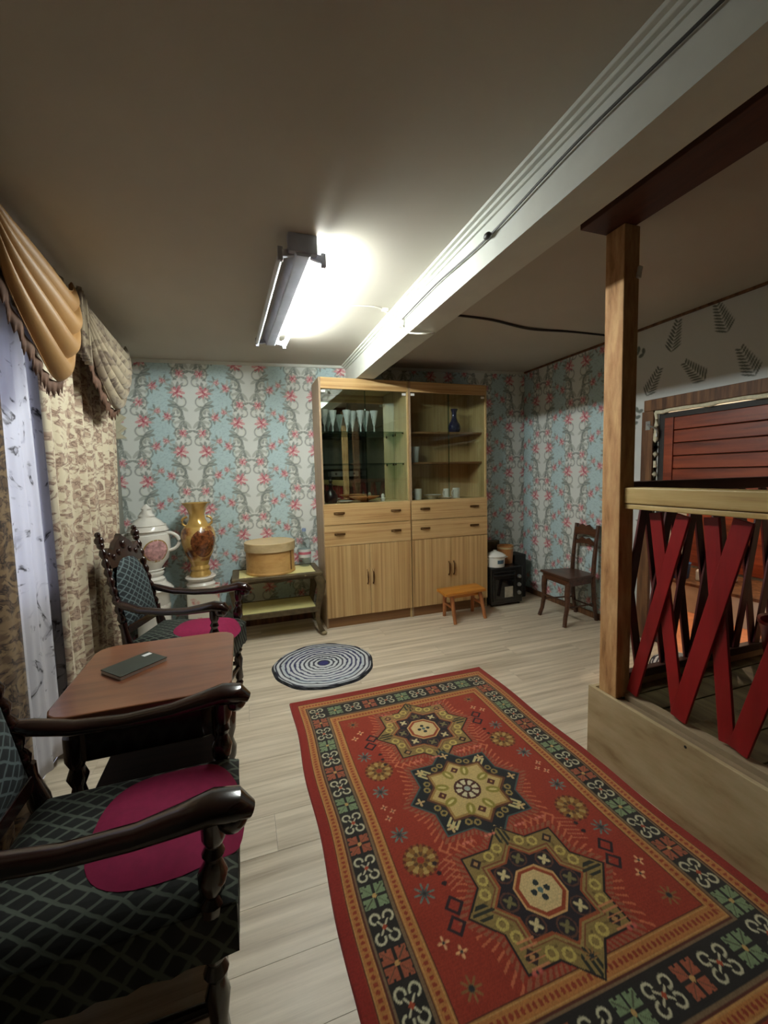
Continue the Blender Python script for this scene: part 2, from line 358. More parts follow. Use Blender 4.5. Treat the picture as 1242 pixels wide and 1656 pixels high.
# ================================================================= SETTING
XL, XR, YB, YF = -1.0, 3.2, 4.2, -3.0
def zc(x): return 2.52+0.026*x
# floor: sub floor + laminate planks running along x
flo = struct(B().box(XL, XR, YF, YB, -0.05, -0.004).build('floor', 'laminate_gap'))
PW = 0.19; y = YF; row = 0
while y < YB-0.01:
    y1 = min(y+PW, YB); x = XL-0.3-(row*0.53) % 1.28
    while x < XR:
        xa, xb = max(x, XL), min(x+1.28, XR)
        if xb-xa > 0.02:
            B().box(xa+0.0006, xb-0.0006, y+0.0007, y1-0.0007, -0.004, 0.0).build('plank', 'laminate', flo)
        x += 1.28
    y = y1; row += 1
# ceiling (a little out of level) as slab
bm = B(); bm.prism([(XL-0.1, zc(XL-0.1)), (5.0, zc(XR)+0.04), (5.0, zc(XR)+0.14), (XL-0.1, zc(XL)+0.1)], 'y', YF-0.1, YB+0.1); ce = struct(bm.build('ceiling', 'ceil'))

# wallpaper print -------------------------------------------------
PA, PB = 0.25, 0.53
NU, NV = 133, 265
u = (np.arange(NU)+0.5)/NU*PA; v = (np.arange(NV)+0.5)/NV*PB
U, V = np.meshgrid(u, v, indexing='ij')
tile = np.zeros((NU, NV, 3)); tile[:] = lin((222, 226, 222))
blue = np.clip((U-0.135)/0.02, 0, 1); rng = np.random.RandomState(3)
paint(tile, blue, (190, 213, 216))
st2 = rng.rand(NU//12+1, NV).repeat(12, 0)[:NU]; st3 = rng.rand(NU//7+1, NV).repeat(7, 0)[:NU]
paint(tile, blue*(st2 > 0.6), (184, 208, 210), 0.6); paint(tile, blue*(st3 < 0.2), (156, 182, 190), 0.5)
def each(cy): return (cy-PB, cy, cy+PB)
G1, G2, G3 = (144, 150, 146), (122, 130, 126), (178, 184, 178)
def fan(cx, cy, r, n, a0, a1, w=.013):
    for i in range(n):
        a = a0+(a1-a0)*i/(n-1)+rng.uniform(-.15, .15); L = r*rng.uniform(.8, 1.1)
        mx_, my_ = cx+math.cos(a)*L*.55, cy+math.sin(a)*L*.55
        for oy in (-PB, 0, PB):
            paint(tile, ell(U, V, mx_, my_+oy, L*.55, w, a, .2), (G1, G2, G3)[i % 3], .85)
            paint(tile, ell(U, V, mx_, my_+oy, L*.45, w*.18, a, .4), (196, 202, 190), .6)
fan(.112, .02, .09, 10, -2.2, 2.2, .014); fan(.075, .385, .085, 8, 0, 5.8); fan(.185, .24, .075, 7, .5, 5.6, .011); fan(.10, .14, .09, 6, -.6, 2.6, .016); fan(.06, .27, .08, 6, -1.2, 2.2, .015); fan(.21, .455, .06, 6, 0, 5.5, .010)
for (cx, cy, R_, lo, hi) in ((.085, .385, .062, -2.6, 1.2), (.085, .105, .045, .4, 4.2), (.13, .205, .05, 2.0, 5.2), (.12, .30, .045, -1, 2.4), (.05, .46, .035, 1, 5)):
    for oy in (-PB, 0, PB):
        d = np.hypot(U-cx, V-cy-oy); th = np.arctan2(V-cy-oy, U-cx); th = np.where(th < lo, th+2*PI, th)
        paint(tile, np.clip(1-np.abs(d-R_)/.009, 0, 1)*(th < hi), G2, .9); paint(tile, np.clip(1-np.abs(d-R_+.013)/.005, 0, 1)*(th < hi), (218, 220, 206), .8)
F0, F1 = (184, 88, 102), (212, 148, 154)
for c in each(0.02): flower(tile, U, V, 0.108, c, 0.068, 7, F0, F1, ph=0.2)
for c in each(0.385): flower(tile, U, V, 0.080, c, 0.046, 6, F0, F1, ph=0.7)
for c in each(0.24): flower(tile, U, V, 0.195, c, 0.045, 6, F0, F1, ph=0.1, a=.85)
for c in each(0.455): flower(tile, U, V, 0.225, c, 0.034, 7, F0, F1, ph=0.5, a=0.7)
def floral(s_, z_, xc=-0.40):
    s = (s_-xc)/PA; k = np.floor(s).astype(int); fr = s-k; odd = (k % 2) == 1
    a = np.where(odd, 1-fr, fr); sh = np.where(((k+1)//2) % 2 == 1, 0.5, 0.0)
    b = ((-z_)/PB+sh+0.245) % 1.0
    return tile[np.clip((a*NU).astype(int), 0, NU-1), np.clip((b*NV).astype(int), 0, NV-1)].copy()
STEP = 0.006
def wallgrid(name, kind):
    if kind == 'back':
        s = np.linspace(XL, XR, int((XR-XL)/STEP)); zz = np.linspace(0, 1, 430); Sg, T = np.meshgrid(s, zz, indexing='ij')
        Z = T*zc(Sg); P = np.stack([Sg, np.full_like(Sg, YB), Z], -1); return colgrid(name, P, floral(Sg, Z), 'wallpaper')
sb = struct(wallgrid('wall_back', 'back'))
# backing of the back wall gives it thickness
struct(B().box(XL-0.1, XR+0.1, YB+0.002, YB+0.1, 0, 2.62).build('wall_back', 'wall_plain'))
# right wall, floral at the far end, fern print towards the door; opening for the doorway
DY0, DY1, DZ1 = 1.0, 2.50, 1.93
def fern_img(Yg, Zg):
    img = np.zeros(Yg.shape+(3,)); img[:] = lin((206, 208, 206))
    rs = np.random.RandomState(11)
    for i in range(7):
        for j in range(7):
            cy = 2.74-i*0.34-(j % 2)*0.17; cz = 2.46-j*0.31+rs.uniform(-.03, .03); ang = rs.uniform(0.5, 2.2); kindf = rs.randint(3)
            loc = (np.abs(Yg-cy) < .2) & (np.abs(Zg-cz) < .2)
            if not loc.any(): continue
            ii, jj = np.where(loc); sl = (slice(ii.min(), ii.max()+1), slice(jj.min(), jj.max()+1))
            sub = img[sl]; Ys, Zs = Yg[sl], Zg[sl]
            dy, dz = math.cos(ang), math.sin(ang)
            for k in range(9):
                t = -0.10+k*0.026; L = 0.072*(1-0.07*k) if kindf != 1 else 0.042
                for sd in (-1, 1):
                    if kindf == 1 and (k % 2): continue
                    aa = ang+sd*0.85; c0 = cy+dy*t+math.cos(aa)*L*.6; c1 = cz+dz*t+math.sin(aa)*L*.6
                    paint(sub, ell(Ys, Zs, c0, c1, L*.7, .008 if kindf != 1 else .018, aa, 0.3), (84, 92, 84), 0.9)
            img[sl] = sub
    return img
rw = thing('wall_right', 'x', 'x'); del rw['label']; del rw['category']; struct(rw)
def rpanel(y0, y1, z0, z1f, fl):
    ny = max(2, int((y1-y0)/STEP)); s = np.linspace(y0, y1, ny); zz = np.linspace(0, 1, max(2, int((z1f-z0)/STEP))); Yg, T = np.meshgrid(s, zz, indexing='ij'); Z = z0+T*(z1f-z0)
    P = np.stack([np.full_like(Yg, XR), Yg, Z], -1)
    return colgrid('wallpaper_panel', P, floral(-Yg, Z, -2.88) if fl else fern_img(Yg, Z), 'wallpaper', rw)
rpanel(2.80, YB, 0, zc(XR), True); rpanel(DY1, 2.80, 0, zc(XR), False); rpanel(DY0, DY1, DZ1, zc(XR), False)
bm = B(); bm.box(XR+.002, XR+.1, DY1, YB+.1, 0, 2.62); bm.box(XR+.002, XR+.1, YF, DY0, 0, 2.62); bm.box(XR+.002, XR+.1, DY0, DY1, DZ1, 2.62); bm.build('wall_core', 'wall_plain', rw)
struct(B().box(XL-0.1, XR+0.1, YF-0.1, YF, 0, 2.62).build('wall_front', plain('sage_wall', (84, 84, 72), 0.8)))
# left wall with a window opening
WY0, WY1, WZ0, WZ1 = 0.7, 2.62, 0.85, 2.15
bm = B(); bm.box(XL-.12, XL, YF, WY0, 0, 2.56); bm.box(XL-.12, XL, WY1, YB+.1, 0, 2.56); bm.box(XL-.12, XL, WY0, WY1, 0, WZ0); bm.box(XL-.12, XL, WY0, WY1, WZ1, 2.56)
struct(bm.build('wall_left', 'wall_plain'))
wn = thing('window_1', 'x', 'x', (XL-.06, (WY0+WY1)/2, WZ0)); del wn['label']; del wn['category']; struct(wn)
bm = B()
for (a, b, c, d) in ((WY0, WY1, WZ0, WZ0+.06), (WY0, WY1, WZ1-.06, WZ1), (WY0, WY0+.06, WZ0, WZ1), (WY1-.06, WY1, WZ0, WZ1), (1.54, 1.61, WZ0, WZ1)): bm.box(XL-.10, XL-.03, a, b, c, d)
bm.build('window_frame', 'white', wn); B().box(XL-.068, XL-.062, WY0+.06, WY1-.06, WZ0+.06, WZ1-.06).build('pane', 'glass', wn)
# mouldings
struct(B().prism([(XL, zc(XL)), (XR, zc(XR)), (XR, zc(XR)-.028), (XL, zc(XL)-.028)], 'y', YB-.02, YB).build('trim_1', 'white'))
struct(B().box(XR-.02, XR, YF, YB-.02, zc(XR)-.022, zc(XR)-.002).build('trim_2', 'jamb'))
struct(B().box(XL+.02, XR, YB-.015, YB, 0, .06).build('baseboard_back', 'jamb', bevel=.003))
struct(B().box(XR-.015, XR, DY1+.16, YB-.015, 0, .06).build('baseboard_right', 'jamb', bevel=.003))
struct(B().box(XL, XL+.02, YF, YB-.02, zc(XL)-.03, zc(XL)).build('trim_3', 'white'))
# ceiling beam with stepped cornice
be = thing('trim_4', 'x', 'x', (1.14, 1.2, 2.345)); del be['label']; del be['category']; struct(be)
BX0, BX1, BZ = 1.055, 1.225, 2.345
B().prism([(BX0-.012, zc(1.04)+.02), (BX0, BZ), (BX1, BZ), (BX1, zc(BX1)+.02)], 'y', YF, YB-.001).build('beam_casing', 'white', be)
B().box(BX0-.055, BX0-.01, YF, YB-.02, zc(.98)-.014, zc(1.04)+.02).build('cornice_strip', 'white', be, bevel=.003)
B().box(BX0-.036, BX0-.008, YF, YB-.02, zc(1.0)-.026, zc(1.04)+.02).build('cornice_strip', 'white', be, bevel=.003)
B().box(BX0-.020, BX0-.004, YF, YB-.02, zc(1.0)-.042, zc(1.0)-.026).build('cornice_strip', 'white', be, bevel=.003)
B().box(BX1, BX1+.02, YF, YB-.02, zc(BX1)-.03, zc(BX1)+.01).build('cornice_strip', 'white', be, bevel=.003)

# doorway in the right wall, red plank panel in its upper part
dr = thing('door_1', 'x', 'x', (XR, (DY0+DY1)/2, 0)); del dr['label']; del dr['category']; struct(dr)
B().box(XR-.035, XR+.11, DY0-.1, DY1+.11, DZ1-.02, DZ1+.07).build('head_casing', 'jamb', dr, bevel=.004)
B().box(XR-.03, XR+.11, DY1+.03, DY1+.13, 0, DZ1-.02).build('side_casing', 'jamb', dr, bevel=.004)
B().box(XR-.03, XR+.11, DY0-.1, DY0, 0, DZ1-.02).build('side_casing', 'jamb', dr, bevel=.004)
def wob(a0, a1, n, fn):
    return [fn(a0+(a1-a0)*i/n) for i in range(n+1)]
bm = B(); rs = random.Random(4)
bm.tube(wob(DY0, DY1+.02, 26, lambda t: (XR-.012, t, DZ1-.035+rs.uniform(-.006, .006))), [.016+rs.uniform(-.004, .004) for i in range(27)], 8)
bm.tube(wob(DZ1-.035, .9, 18, lambda t: (XR-.012, DY1+.015+rs.uniform(-.005, .005), t)), [.014+rs.uniform(-.004, .005) for i in range(19)], 8)
bm.build('foam_seam', 'foam', dr, smooth=True)
PZ0, PZ1, PY1 = 1.34, 1.84, 2.43
bm = B(); bm.box(XR+.01, XR+.06, DY0, DY1, PZ1, DZ1-.05); bm.box(XR+.01, XR+.06, PY1+.02, DY1, 0.0, PZ1); bm.box(XR+.01, XR+.06, DY0, DY0+.05, 0, PZ1); bm.build('dark_frame', 'darkframe', dr)
B().box(XR-.005, XR+.05, PY1-.05, PY1+.02, PZ0-.05, PZ1).build('upright_batten', 'redplank', dr, bevel=.003)
B().box(XR-.005, XR+.05, DY0+.05, PY1-.05, PZ0-.05, PZ0).build('bottom_batten', 'redplank', dr, bevel=.003)
B().box(XR+.031, XR+.04, DY0+.05, PY1-.05, PZ0, PZ1).build('light_block_board', 'darkframe', dr)  # added behind the planks to block light leaking through their gaps
for k in range(5):
    h = (PZ1-PZ0)/5; B().box(XR+.004+.003*(k % 2), XR+.03, DY0+.05, PY1-.05, PZ0+k*h+.003, PZ0+(k+1)*h-.003).build('plank', 'redplank', dr, bevel=.004)
bm = B(); bm.tube([(XR-.03, DY1+.07, 1.80), (XR-.05, DY1+.05, 1.79), (XR-.05, DY1+.02, 1.78), (XR-.03, DY1-.01, 1.75), (XR-.03, DY1-.005, 1.70)], .007, 8); bm.box(XR-.035, XR-.028, DY1+.05, DY1+.09, 1.76, 1.83); bm.build('hook_latch', 'steel', dr)
# small room seen through the doorway
AX = 4.9
struct(B().box(XR, AX, 0.3, 3.6, -0.05, 0.0).build('floor', 'peach'))
struct(B().box(AX, AX+.08, 0.3, 3.6, 0, 2.6).build('wall_far', 'white'))
struct(B().box(XR+.1, AX, 3.6, 3.68, 0, 2.6).build('wall_side', 'white'))
struct(B().box(XR+.1, AX, 0.22, 0.3, 0, 2.6).build('wall_side', 'white'))

# ================================================================= PAINTED RUGS
# large rug -------------------------------------------------------
RC, RW, RH = (0.915, 1.578), 0.695, 1.032
n1, n2 = 400, 592
p_ = np.linspace(-RW, RW, n1); q_ = np.linspace(-RH, RH, n2); Pg, Qg = np.meshgrid(p_, q_, indexing='ij')
img = np.zeros((n1, n2, 3)); RED = (150, 50, 30); img[:] = lin(RED)
ex = RW-np.abs(Pg); ey = (RH-np.abs(Qg))*0.78
e = np.minimum(ex, ey)
side = ex < ey
along = np.where(side, Qg, Pg)
DARK = (34, 30, 28); GOLD = (168, 120, 62)
paint(img, (e < .04), (140, 36, 26))
def goldband(lo, hi):
    m_ = (e > lo) & (e < hi); paint(img, m_, GOLD)
    c = (lo+hi)/2; ph = (along % 0.019)/0.019
    paint(img, m_ & (np.abs(e-c) < (hi-lo)*.33), (178, 118, 62)); paint(img, m_ & (((e-c)/.008)**2+((ph-.5)/.30)**2 < 1), (146, 58, 32)); paint(img, m_ & (np.abs(np.abs(e-c)-(hi-lo)*.33) < .002), (196, 150, 90), .7); paint(img, m_ & ((np.abs(e-lo) < .0045) | (np.abs(e-hi) < .0045)), (90, 40, 26))
goldband(.042, .088); goldband(.196, .245)
bandm = (e >= .088) & (e <= .196); paint(img, bandm, DARK); paint(img, (np.abs(e-.092) < .004) | (np.abs(e-.192) < .004), (120, 96, 70))
# border motifs
def motif_at(cx, cy, kind, rot):
    R = .058; ok = (np.abs(Pg-cx) < R) & (np.abs(Qg-cy) < R)
    ii, jj = np.where(ok)
    if len(ii) == 0: return
    sl = (slice(ii.min(), ii.max()+1), slice(jj.min(), jj.max()+1)); X, Y = Pg[sl]-cx, Qg[sl]-cy
    if rot: X, Y = Y, X
    sub = img[sl]
    if kind == 0:    # double scroll in cream
        col = (196, 190, 160); w = .0046
        m_ = np.zeros(X.shape)
        for sx in (-1, 1):
            for sy in (-1, 1):
                d = np.hypot(X*sx-.031, Y*sy-.022); mm = np.clip((w-np.abs(d-.0155))/.002, 0, 1)*((X*sx > .026) | (Y*sy > .022)); m_ = np.maximum(m_, mm)
                m_ = np.maximum(m_, np.clip((w-np.abs(Y*sy-X*sx*.75))/.002, 0, 1)*(X*sx < .022)*(X*sx >= 0)*(Y*sy >= 0))
        paint(sub, m_, col); paint(sub, (np.abs(X)+np.abs(Y) < .010).astype(float), (170, 70, 40))
    else:
        col = (122, 140, 104) if kind == 1 else (158, 84, 58)
        for sx in (-1, 1):
            for sy in (-1, 1):
                a, b = X*sx, Y*sy
                d = np.maximum(np.abs(a-.023), np.abs(b-.023)); notch = ((a > .036) & (np.abs(b-.023) < .004)) | ((b > .036) & (np.abs(a-.023) < .004))
                paint(sub, ((d < .0185) & ~notch & (a > .004) & (b > .004)).astype(float), col); paint(sub, (np.abs(a-b) < .0022)*(d < .015), (66, 62, 46), 0.8)
        paint(sub, (np.hypot(X, Y) < .008).astype(float), (190, 150, 90))
    img[sl] = sub
bx = RW-.142; by = RH-.142/.78
seq = [0, 1, 0, 2]
nn = 17
for sx in (-1, 1):
    for i in range(nn): motif_at(sx*bx, -by+2*by*i/(nn-1), seq[i % 4], True)
nn2 = 11
for sy in (-1, 1):
    for i in range(1, nn2-1): motif_at(-bx+2*bx*i/(nn2-1), sy*by, seq[i % 4], False)
# field
FX, FY = RW-.245, RH-.245/.78
field = (np.abs(Pg) < FX) & (np.abs(Qg) < FY)
def star(X, Y, r, ky=1.0):
    Y = Y/ky; s = r/math.sqrt(2)
    return np.minimum(np.maximum(np.abs(X), np.abs(Y)), (np.abs(X)+np.abs(Y))/math.sqrt(2))/s   # <1 inside
def little(cx, cy, col, r=.022, n=4, c2=(40, 44, 50)):
    X, Y = Pg-cx, Qg-cy; d = np.hypot(X, Y); th = np.arctan2(Y, X); rr = r*(.62+.38*np.cos(n*th)); m_ = np.clip((rr-d)/.004, 0, 1)*field
    paint(img, m_, col); paint(img, np.clip((r*.3-d)/.003, 0, 1), c2)
def rosette(cx, cy, r=.07):
    X, Y = Pg-cx, Qg-cy; d = np.hypot(X, Y); th = np.arctan2(Y, X)
    paint(img, np.clip((r*(.9+.1*np.cos(16*th))-d)/.004, 0, 1)*field, (138, 98, 44)); paint(img, (np.abs(d-r*.62) < .014)*(np.cos(8*th) > .1), (176, 148, 86), 0.9)
    paint(img, (np.abs(d-r*.9) < .006)*(np.cos(16*th) < 0), (86, 44, 24), .8); paint(img, (np.abs(d-r*.36) < .008)*(np.cos(8*th) < .3), (92, 60, 36), .9); paint(img, (d < r*.2).astype(float), (150, 50, 34))
medall = [(-.01, .486, 0), (-.01, .0, 1), (-.01, -.495, 0)]
for cx, cy, k in medall:   # serrated halo round each star
    X, Y = Pg-cx, Qg-cy; sd = star(X, Y, .285, .98); th = np.arctan2(Y, X)
    halo = (sd > 1.02) & (sd < 1.13) & field; saw = (np.sin(th*90) > -.2)
    paint(img, halo & saw, (150, 98, 70), .8); paint(img, (sd > 1.13) & (sd < 1.30) & field & (np.sin(th*70) > .6) & (np.abs(np.abs(X)-.2) < .09), (206, 120, 80), .7)
for cx, cy, k in medall:
    X, Y = Pg-cx, Qg-cy; sd = star(X, Y, .285, .98); d = np.hypot(X, Y); th = np.arctan2(Y, X)
    if k == 0:
        paint(img, sd < 1.0, (36, 26, 24)); paint(img, sd < .965, (140, 118, 66)); paint(img, (sd < .72), (122, 74, 44)); paint(img, (sd < .69), (150, 126, 74)); paint(img, (np.abs(sd-.80) < .02) & (np.sin(th*40) > .3), (104, 82, 44), .8)
        # wandering ornaments in the khaki band
        for i in range(8):
            a = i*PI/4+PI/8
            for rr_, aa in ((.195, a-.13), (.195, a+.13)):
                mx, my = math.cos(aa)*rr_, math.sin(aa)*rr_; dd = np.hypot(X-mx, Y-my)
                paint(img, (np.abs(dd-.016) < .0045).astype(float), (190, 168, 92)); 
            a = i*PI/4; mx, my = math.cos(a)*.225, math.sin(a)*.225; q = np.abs(X-mx)+np.abs(Y-my)
            if i % 2: paint(img, (q < .024).astype(float), (48, 30, 30)); paint(img, (q < .011).astype(float), (176, 130, 80))
            else:
                for off in (-.02, 0, .02): paint(img, ((np.abs((X-mx)*math.sin(a)-(Y-my)*math.cos(a)-off) < .0055) & (q < .042)).astype(float), (40, 42, 34))
        s2 = star(X, Y, .175, .98); paint(img, s2 < 1.06, (150, 74, 40)); paint(img, s2 < 1.0, (30, 24, 34)); 
        for i in range(8):
            a = i*PI/4+.0; mx, my = math.cos(a)*.125, math.sin(a)*.125; dd = np.hypot(X-mx, Y-my); t2 = np.arctan2(Y-my, X-mx)
            c_ = (206, 190, 140) if i % 2 else (120, 112, 70)
            paint(img, np.clip((.024*(.7+.3*np.cos(4*t2+PI))-dd)/.003, 0, 1), c_)
            paint(img, ((np.abs(dd-.030) < .003) & (d < .17)).astype(float), (104, 62, 44), .7)
        oc = np.maximum(np.maximum(np.abs(X), np.abs(Y)), (np.abs(X)+np.abs(Y))/math.sqrt(2))
        paint(img, oc < .088, (206, 160, 104)); paint(img, oc < .080, (150, 62, 30)); paint(img, oc < .068, (212, 186, 132))
        for i in range(4):
            a = i*PI/2; mx, my = math.cos(a)*.026, math.sin(a)*.026; paint(img, (np.hypot(X-mx, Y-my) < .011).astype(float), (32, 42, 44))
        paint(img, (d < .010).astype(float), (84, 110, 110))
    else:
        paint(img, sd < 1.0, (70, 88, 84)); paint(img, sd < .965, (24, 30, 34))
        for i in range(8):
            a = i*PI/4; mx, my = math.cos(a)*.235, math.sin(a)*.235; dd = np.hypot(X-mx, Y-my); t2 = np.arctan2(Y-my, X-mx)
            paint(img, np.clip((.024*(.62+.38*np.cos(4*t2))-dd)/.003, 0, 1), (204, 170, 116))
            a += PI/8
            for rr_, aa in ((.185, a-.1), (.185, a+.1)):
                mx, my = math.cos(aa)*rr_, math.sin(aa)*rr_; dd = np.hypot(X-mx, Y-my); paint(img, (np.abs(dd-.012) < .004).astype(float), (150, 128, 72))
        for i in range(4):
            a = i*PI/2+PI/4; 
            for off in (-.018, 0, .018): paint(img, ((np.abs(X*math.sin(a)-Y*math.cos(a)-off) < .0055) & (X*math.cos(a)+Y*math.sin(a) > .185) & (X*math.cos(a)+Y*math.sin(a) < .235)).astype(float), (200, 186, 130))
        s2 = star(X, Y, .205, .98); paint(img, s2 < 1.0, (96, 52, 30)); paint(img, s2 < .93, (160, 124, 66)); paint(img, s2 < .86, (198, 172, 112))
        for i in range(8):
            a = i*PI/4+PI/8; mx, my = math.cos(a)*.115, math.sin(a)*.115
            ca, sa = math.cos(a), math.sin(a); xx, yy = (X-mx)*ca+(Y-my)*sa, -(X-mx)*sa+(Y-my)*ca
            paint(img, np.clip((1-np.hypot(xx/.035, yy/.022))/.15, 0, 1), (146, 134, 56)); paint(img, np.clip((1-np.hypot(xx/.022, yy/.007))/.2, 0, 1), (210, 196, 130))
        for i in range(4):
            a = i*PI/2; mx, my = math.cos(a)*.125, math.sin(a)*.125; q = np.abs(X-mx)+np.abs(Y-my); paint(img, (q < .022).astype(float), (84, 34, 26)); paint(img, (q < .007).astype(float), (200, 160, 90))
        paint(img, (np.hypot(X, Y) < .062).astype(float), (74, 34, 26)); paint(img, ((np.abs(d-.038) < .014) & (np.cos(8*th) > -.4)).astype(float), (210, 200, 164)); paint(img, (d < .014).astype(float), (160, 170, 160))
for sy in (1, -1):
    for sx in (1, -1):
        rosette(sx*.352, .25*sy)
        little(sx*.39, .37*sy, (104, 122, 112), .040, 8, (70, 50, 44)); little(sx*.39, .12*sy, (104, 122, 112), .040, 8, (70, 50, 44)); little(sx*.39, .37*sy, (60, 74, 74), .022, 8); little(sx*.39, .12*sy, (60, 74, 74), .022, 8)
        little(sx*.405, .03*sy, (214, 160, 120), .018); little(sx*.375, -.0*sy, (206, 150, 110), .016)
        little(sx*.40, .53*sy, (222, 170, 120), .022); little(sx*.36, .57*sy, (222, 170, 120), .022)
        little(sx*.38, .66*sy, (140, 100, 56), .036, 8)
        # hooked motif
        for t in (-1, 1):
            X, Y = Pg-(sx*.325+t*.012), Qg-(sy*(.47)+t*.03); q = np.abs(X)+np.abs(Y)
            paint(img, ((q < .036) & (q > .022) & field).astype(float), (44, 28, 34))
        for t in (-.16, -.06, .08, .18): little(sx*t+.02, .245*sy, (206, 120, 100), .016, 2, (160, 60, 50))
        # comb strokes beside stars
        for i in range(6):
            yy = sy*(.28+.020*i); X, Y = Pg-sx*.27, Qg-yy-(Pg-sx*.27)*.4*sx*sy
            paint(img, ((np.abs(Y) < .003) & (np.abs(X) < .028) & field).astype(float), (190, 112, 80), .75)
            paint(img, ((np.hypot(Pg-sx*.31, Qg-yy) < .009) & (i % 2 == 0)).astype(float), (46, 30, 34))
        for i in range(5):
            yy = sy*(.68-.018*i); paint(img, ((np.abs(Qg-yy) < .003) & (np.abs(Pg-sx*.16) < .03) & field).astype(float), (206, 130, 90), .8)
    little(0.0, .71*sy, (150, 110, 60), .03, 8); little(-.18, .69*sy, (190, 90, 80), .02, 2); little(.18, .69*sy, (190, 90, 80), .02, 2)
img[:] = np.where(((Qg*RW*400).astype(int) % 3 == 0)[..., None], img*.93, img)
img *= (0.84+0.30*np.random.RandomState(5).rand(n1, n2))[..., None]
X3 = Pg+RC[0]; Y3 = Qg+RC[1]
X3 = X3+0.006*np.sin(Y3*9)*(np.abs(Pg)/RW)**2
Z3 = np.full_like(X3, .008)+.0015*np.sin(X3*7+Y3*5); edge = np.zeros_like(Z3, bool); edge[0, :] = edge[-1, :] = True; edge[:, 0] = edge[:, -1] = True; Z3[edge] = 0.0006
rug = colgrid('area_rug', np.stack([X3, Y3, Z3], -1), img, 'rug', None, (RC[0], RC[1], 0))
tag(rug, 'large red oriental rug with three star medallions lying on the pale floor', 'rug')

# round braided mat ----------------------------------------------
def round_mat(cx, cy, R, label, c_in, dark_first):
    nr, nt_ = 60, 96
    r = np.linspace(0.002, 1, nr); th = np.linspace(0, 2*PI, nt_+1); Rg, Tg = np.meshgrid(r, th, indexing='ij')
    rad = R*Rg*(1+.012*np.sin(5*Tg)*Rg+.008*np.sin(11*Tg+1)); Xg, Yg = cx+rad*np.cos(Tg), cy+rad*np.sin(Tg)
    k = (Rg*1.0); im = np.zeros(Xg.shape+(3,)); im[:] = lin((206, 208, 210))
    band = (k*11+0.05*np.sin(9*Tg)) % 1.0; paint(im, (band < .42).astype(float), (34, 34, 52)); paint(im, (np.abs(k-.62) < .16)*(band < .42), (44, 44, 86))
    paint(im, ((k > .72) & (k < .80)).astype(float)*(band > .45), (186, 196, 200)); paint(im, (k < .10).astype(float), c_in); paint(im, (k > .95).astype(float), (22, 22, 26))
    tw = (np.sin(Tg*60+Rg*200) > .7); paint(im, tw.astype(float), (120, 122, 132), .25)
    Zg = .012+.003*np.abs(np.sin(Rg*PI*11)); Zg[-1, :] = .0005; Zg[-2, :] = .008
    o = colgrid('braided_mat', np.stack([Xg, Yg, Zg], -1), im, 'mat', None, (cx, cy, 0)); return tag(o, label, 'rug')
round_mat(.526, 3.09, .385, 'round navy and white braided mat on the floor before the coffee table', (40, 40, 104), True)
round_mat(3.00, 1.98, .30, 'round striped braided mat on the floor seen through the red lattice', (60, 56, 60), True)

# ================================================================= FLUORESCENT LAMP
def lamp():
    ax, ay = .315, 1.97; bx_, by_ = .258, 3.33
    L = thing('ceiling_lamp', 'twin tube fluorescent ceiling lamp with only the right tube lit', 'lamp', ((ax+bx_)/2, (ay+by_)/2, 2.40))
    d = Vector((bx_-ax, by_-ay, 0)).normalized(); n = Vector((d.y, -d.x, 0)); c0, c1 = Vector((ax, ay, 0)), Vector((bx_, by_, 0))
    def P(t, s, z): q = c0+(c1-c0)*t+n*s; return (q.x, q.y, z)
    bm = B(); zt = zc(.3)
    sec = [(-.05, zt+.01), (.05, zt+.01), (.055, 2.475), (.03, 2.435), (-.03, 2.435), (-.055, 2.475)]
    A = bm.verts([P(0.0, s, z) for s, z in sec]); D = bm.verts([P(1.0, s, z) for s, z in sec]); bm.bm.faces.new(A); bm.bm.faces.new(D[::-1])
    for i in range(6): bm.bm.faces.new((A[i], D[i], D[(i+1) % 6], A[(i+1) % 6]))
    bm.build('housing', 'fixture', L, bevel=.004)
    bm = B(); bm.bar(P(-.005, 0, 2.49), P(.03, 0, 2.49), .13, .085); bm.build('end_cap', 'fixture', L, bevel=.006)
    bm = B(); bm.bar(P(.975, 0, 2.475), P(1.003, 0, 2.475), .12, .06); bm.build('end_cap', 'fixture', L, bevel=.006)
    for s in (-1, 1):
        for t in (.025, .985):
            bm = B(); bm.bar(P(t, s*.03, 2.46), P(t, s*.10, 2.445), .022, .03); bm.bar(P(t, s*.098, 2.475), P(t, s*.098, 2.415), .024, .022, (0, 1, 0)); bm.build('tube_holder', 'fixture', L, bevel=.003)
        bm = B(); bm.lathe(P(.033, s*.098, 2.44), P(.975, s*.098, 2.44), [(0, .012), (.01, .0135), (.99, .0135), (1, .012)], 12)
        o = bm.build('tube', 'tube_on' if s == 1 else 'tube_off', L, smooth=True); o['label'] = 'glowing fluorescent tube' if s == 1 else 'unlit grey tube'
lamp()
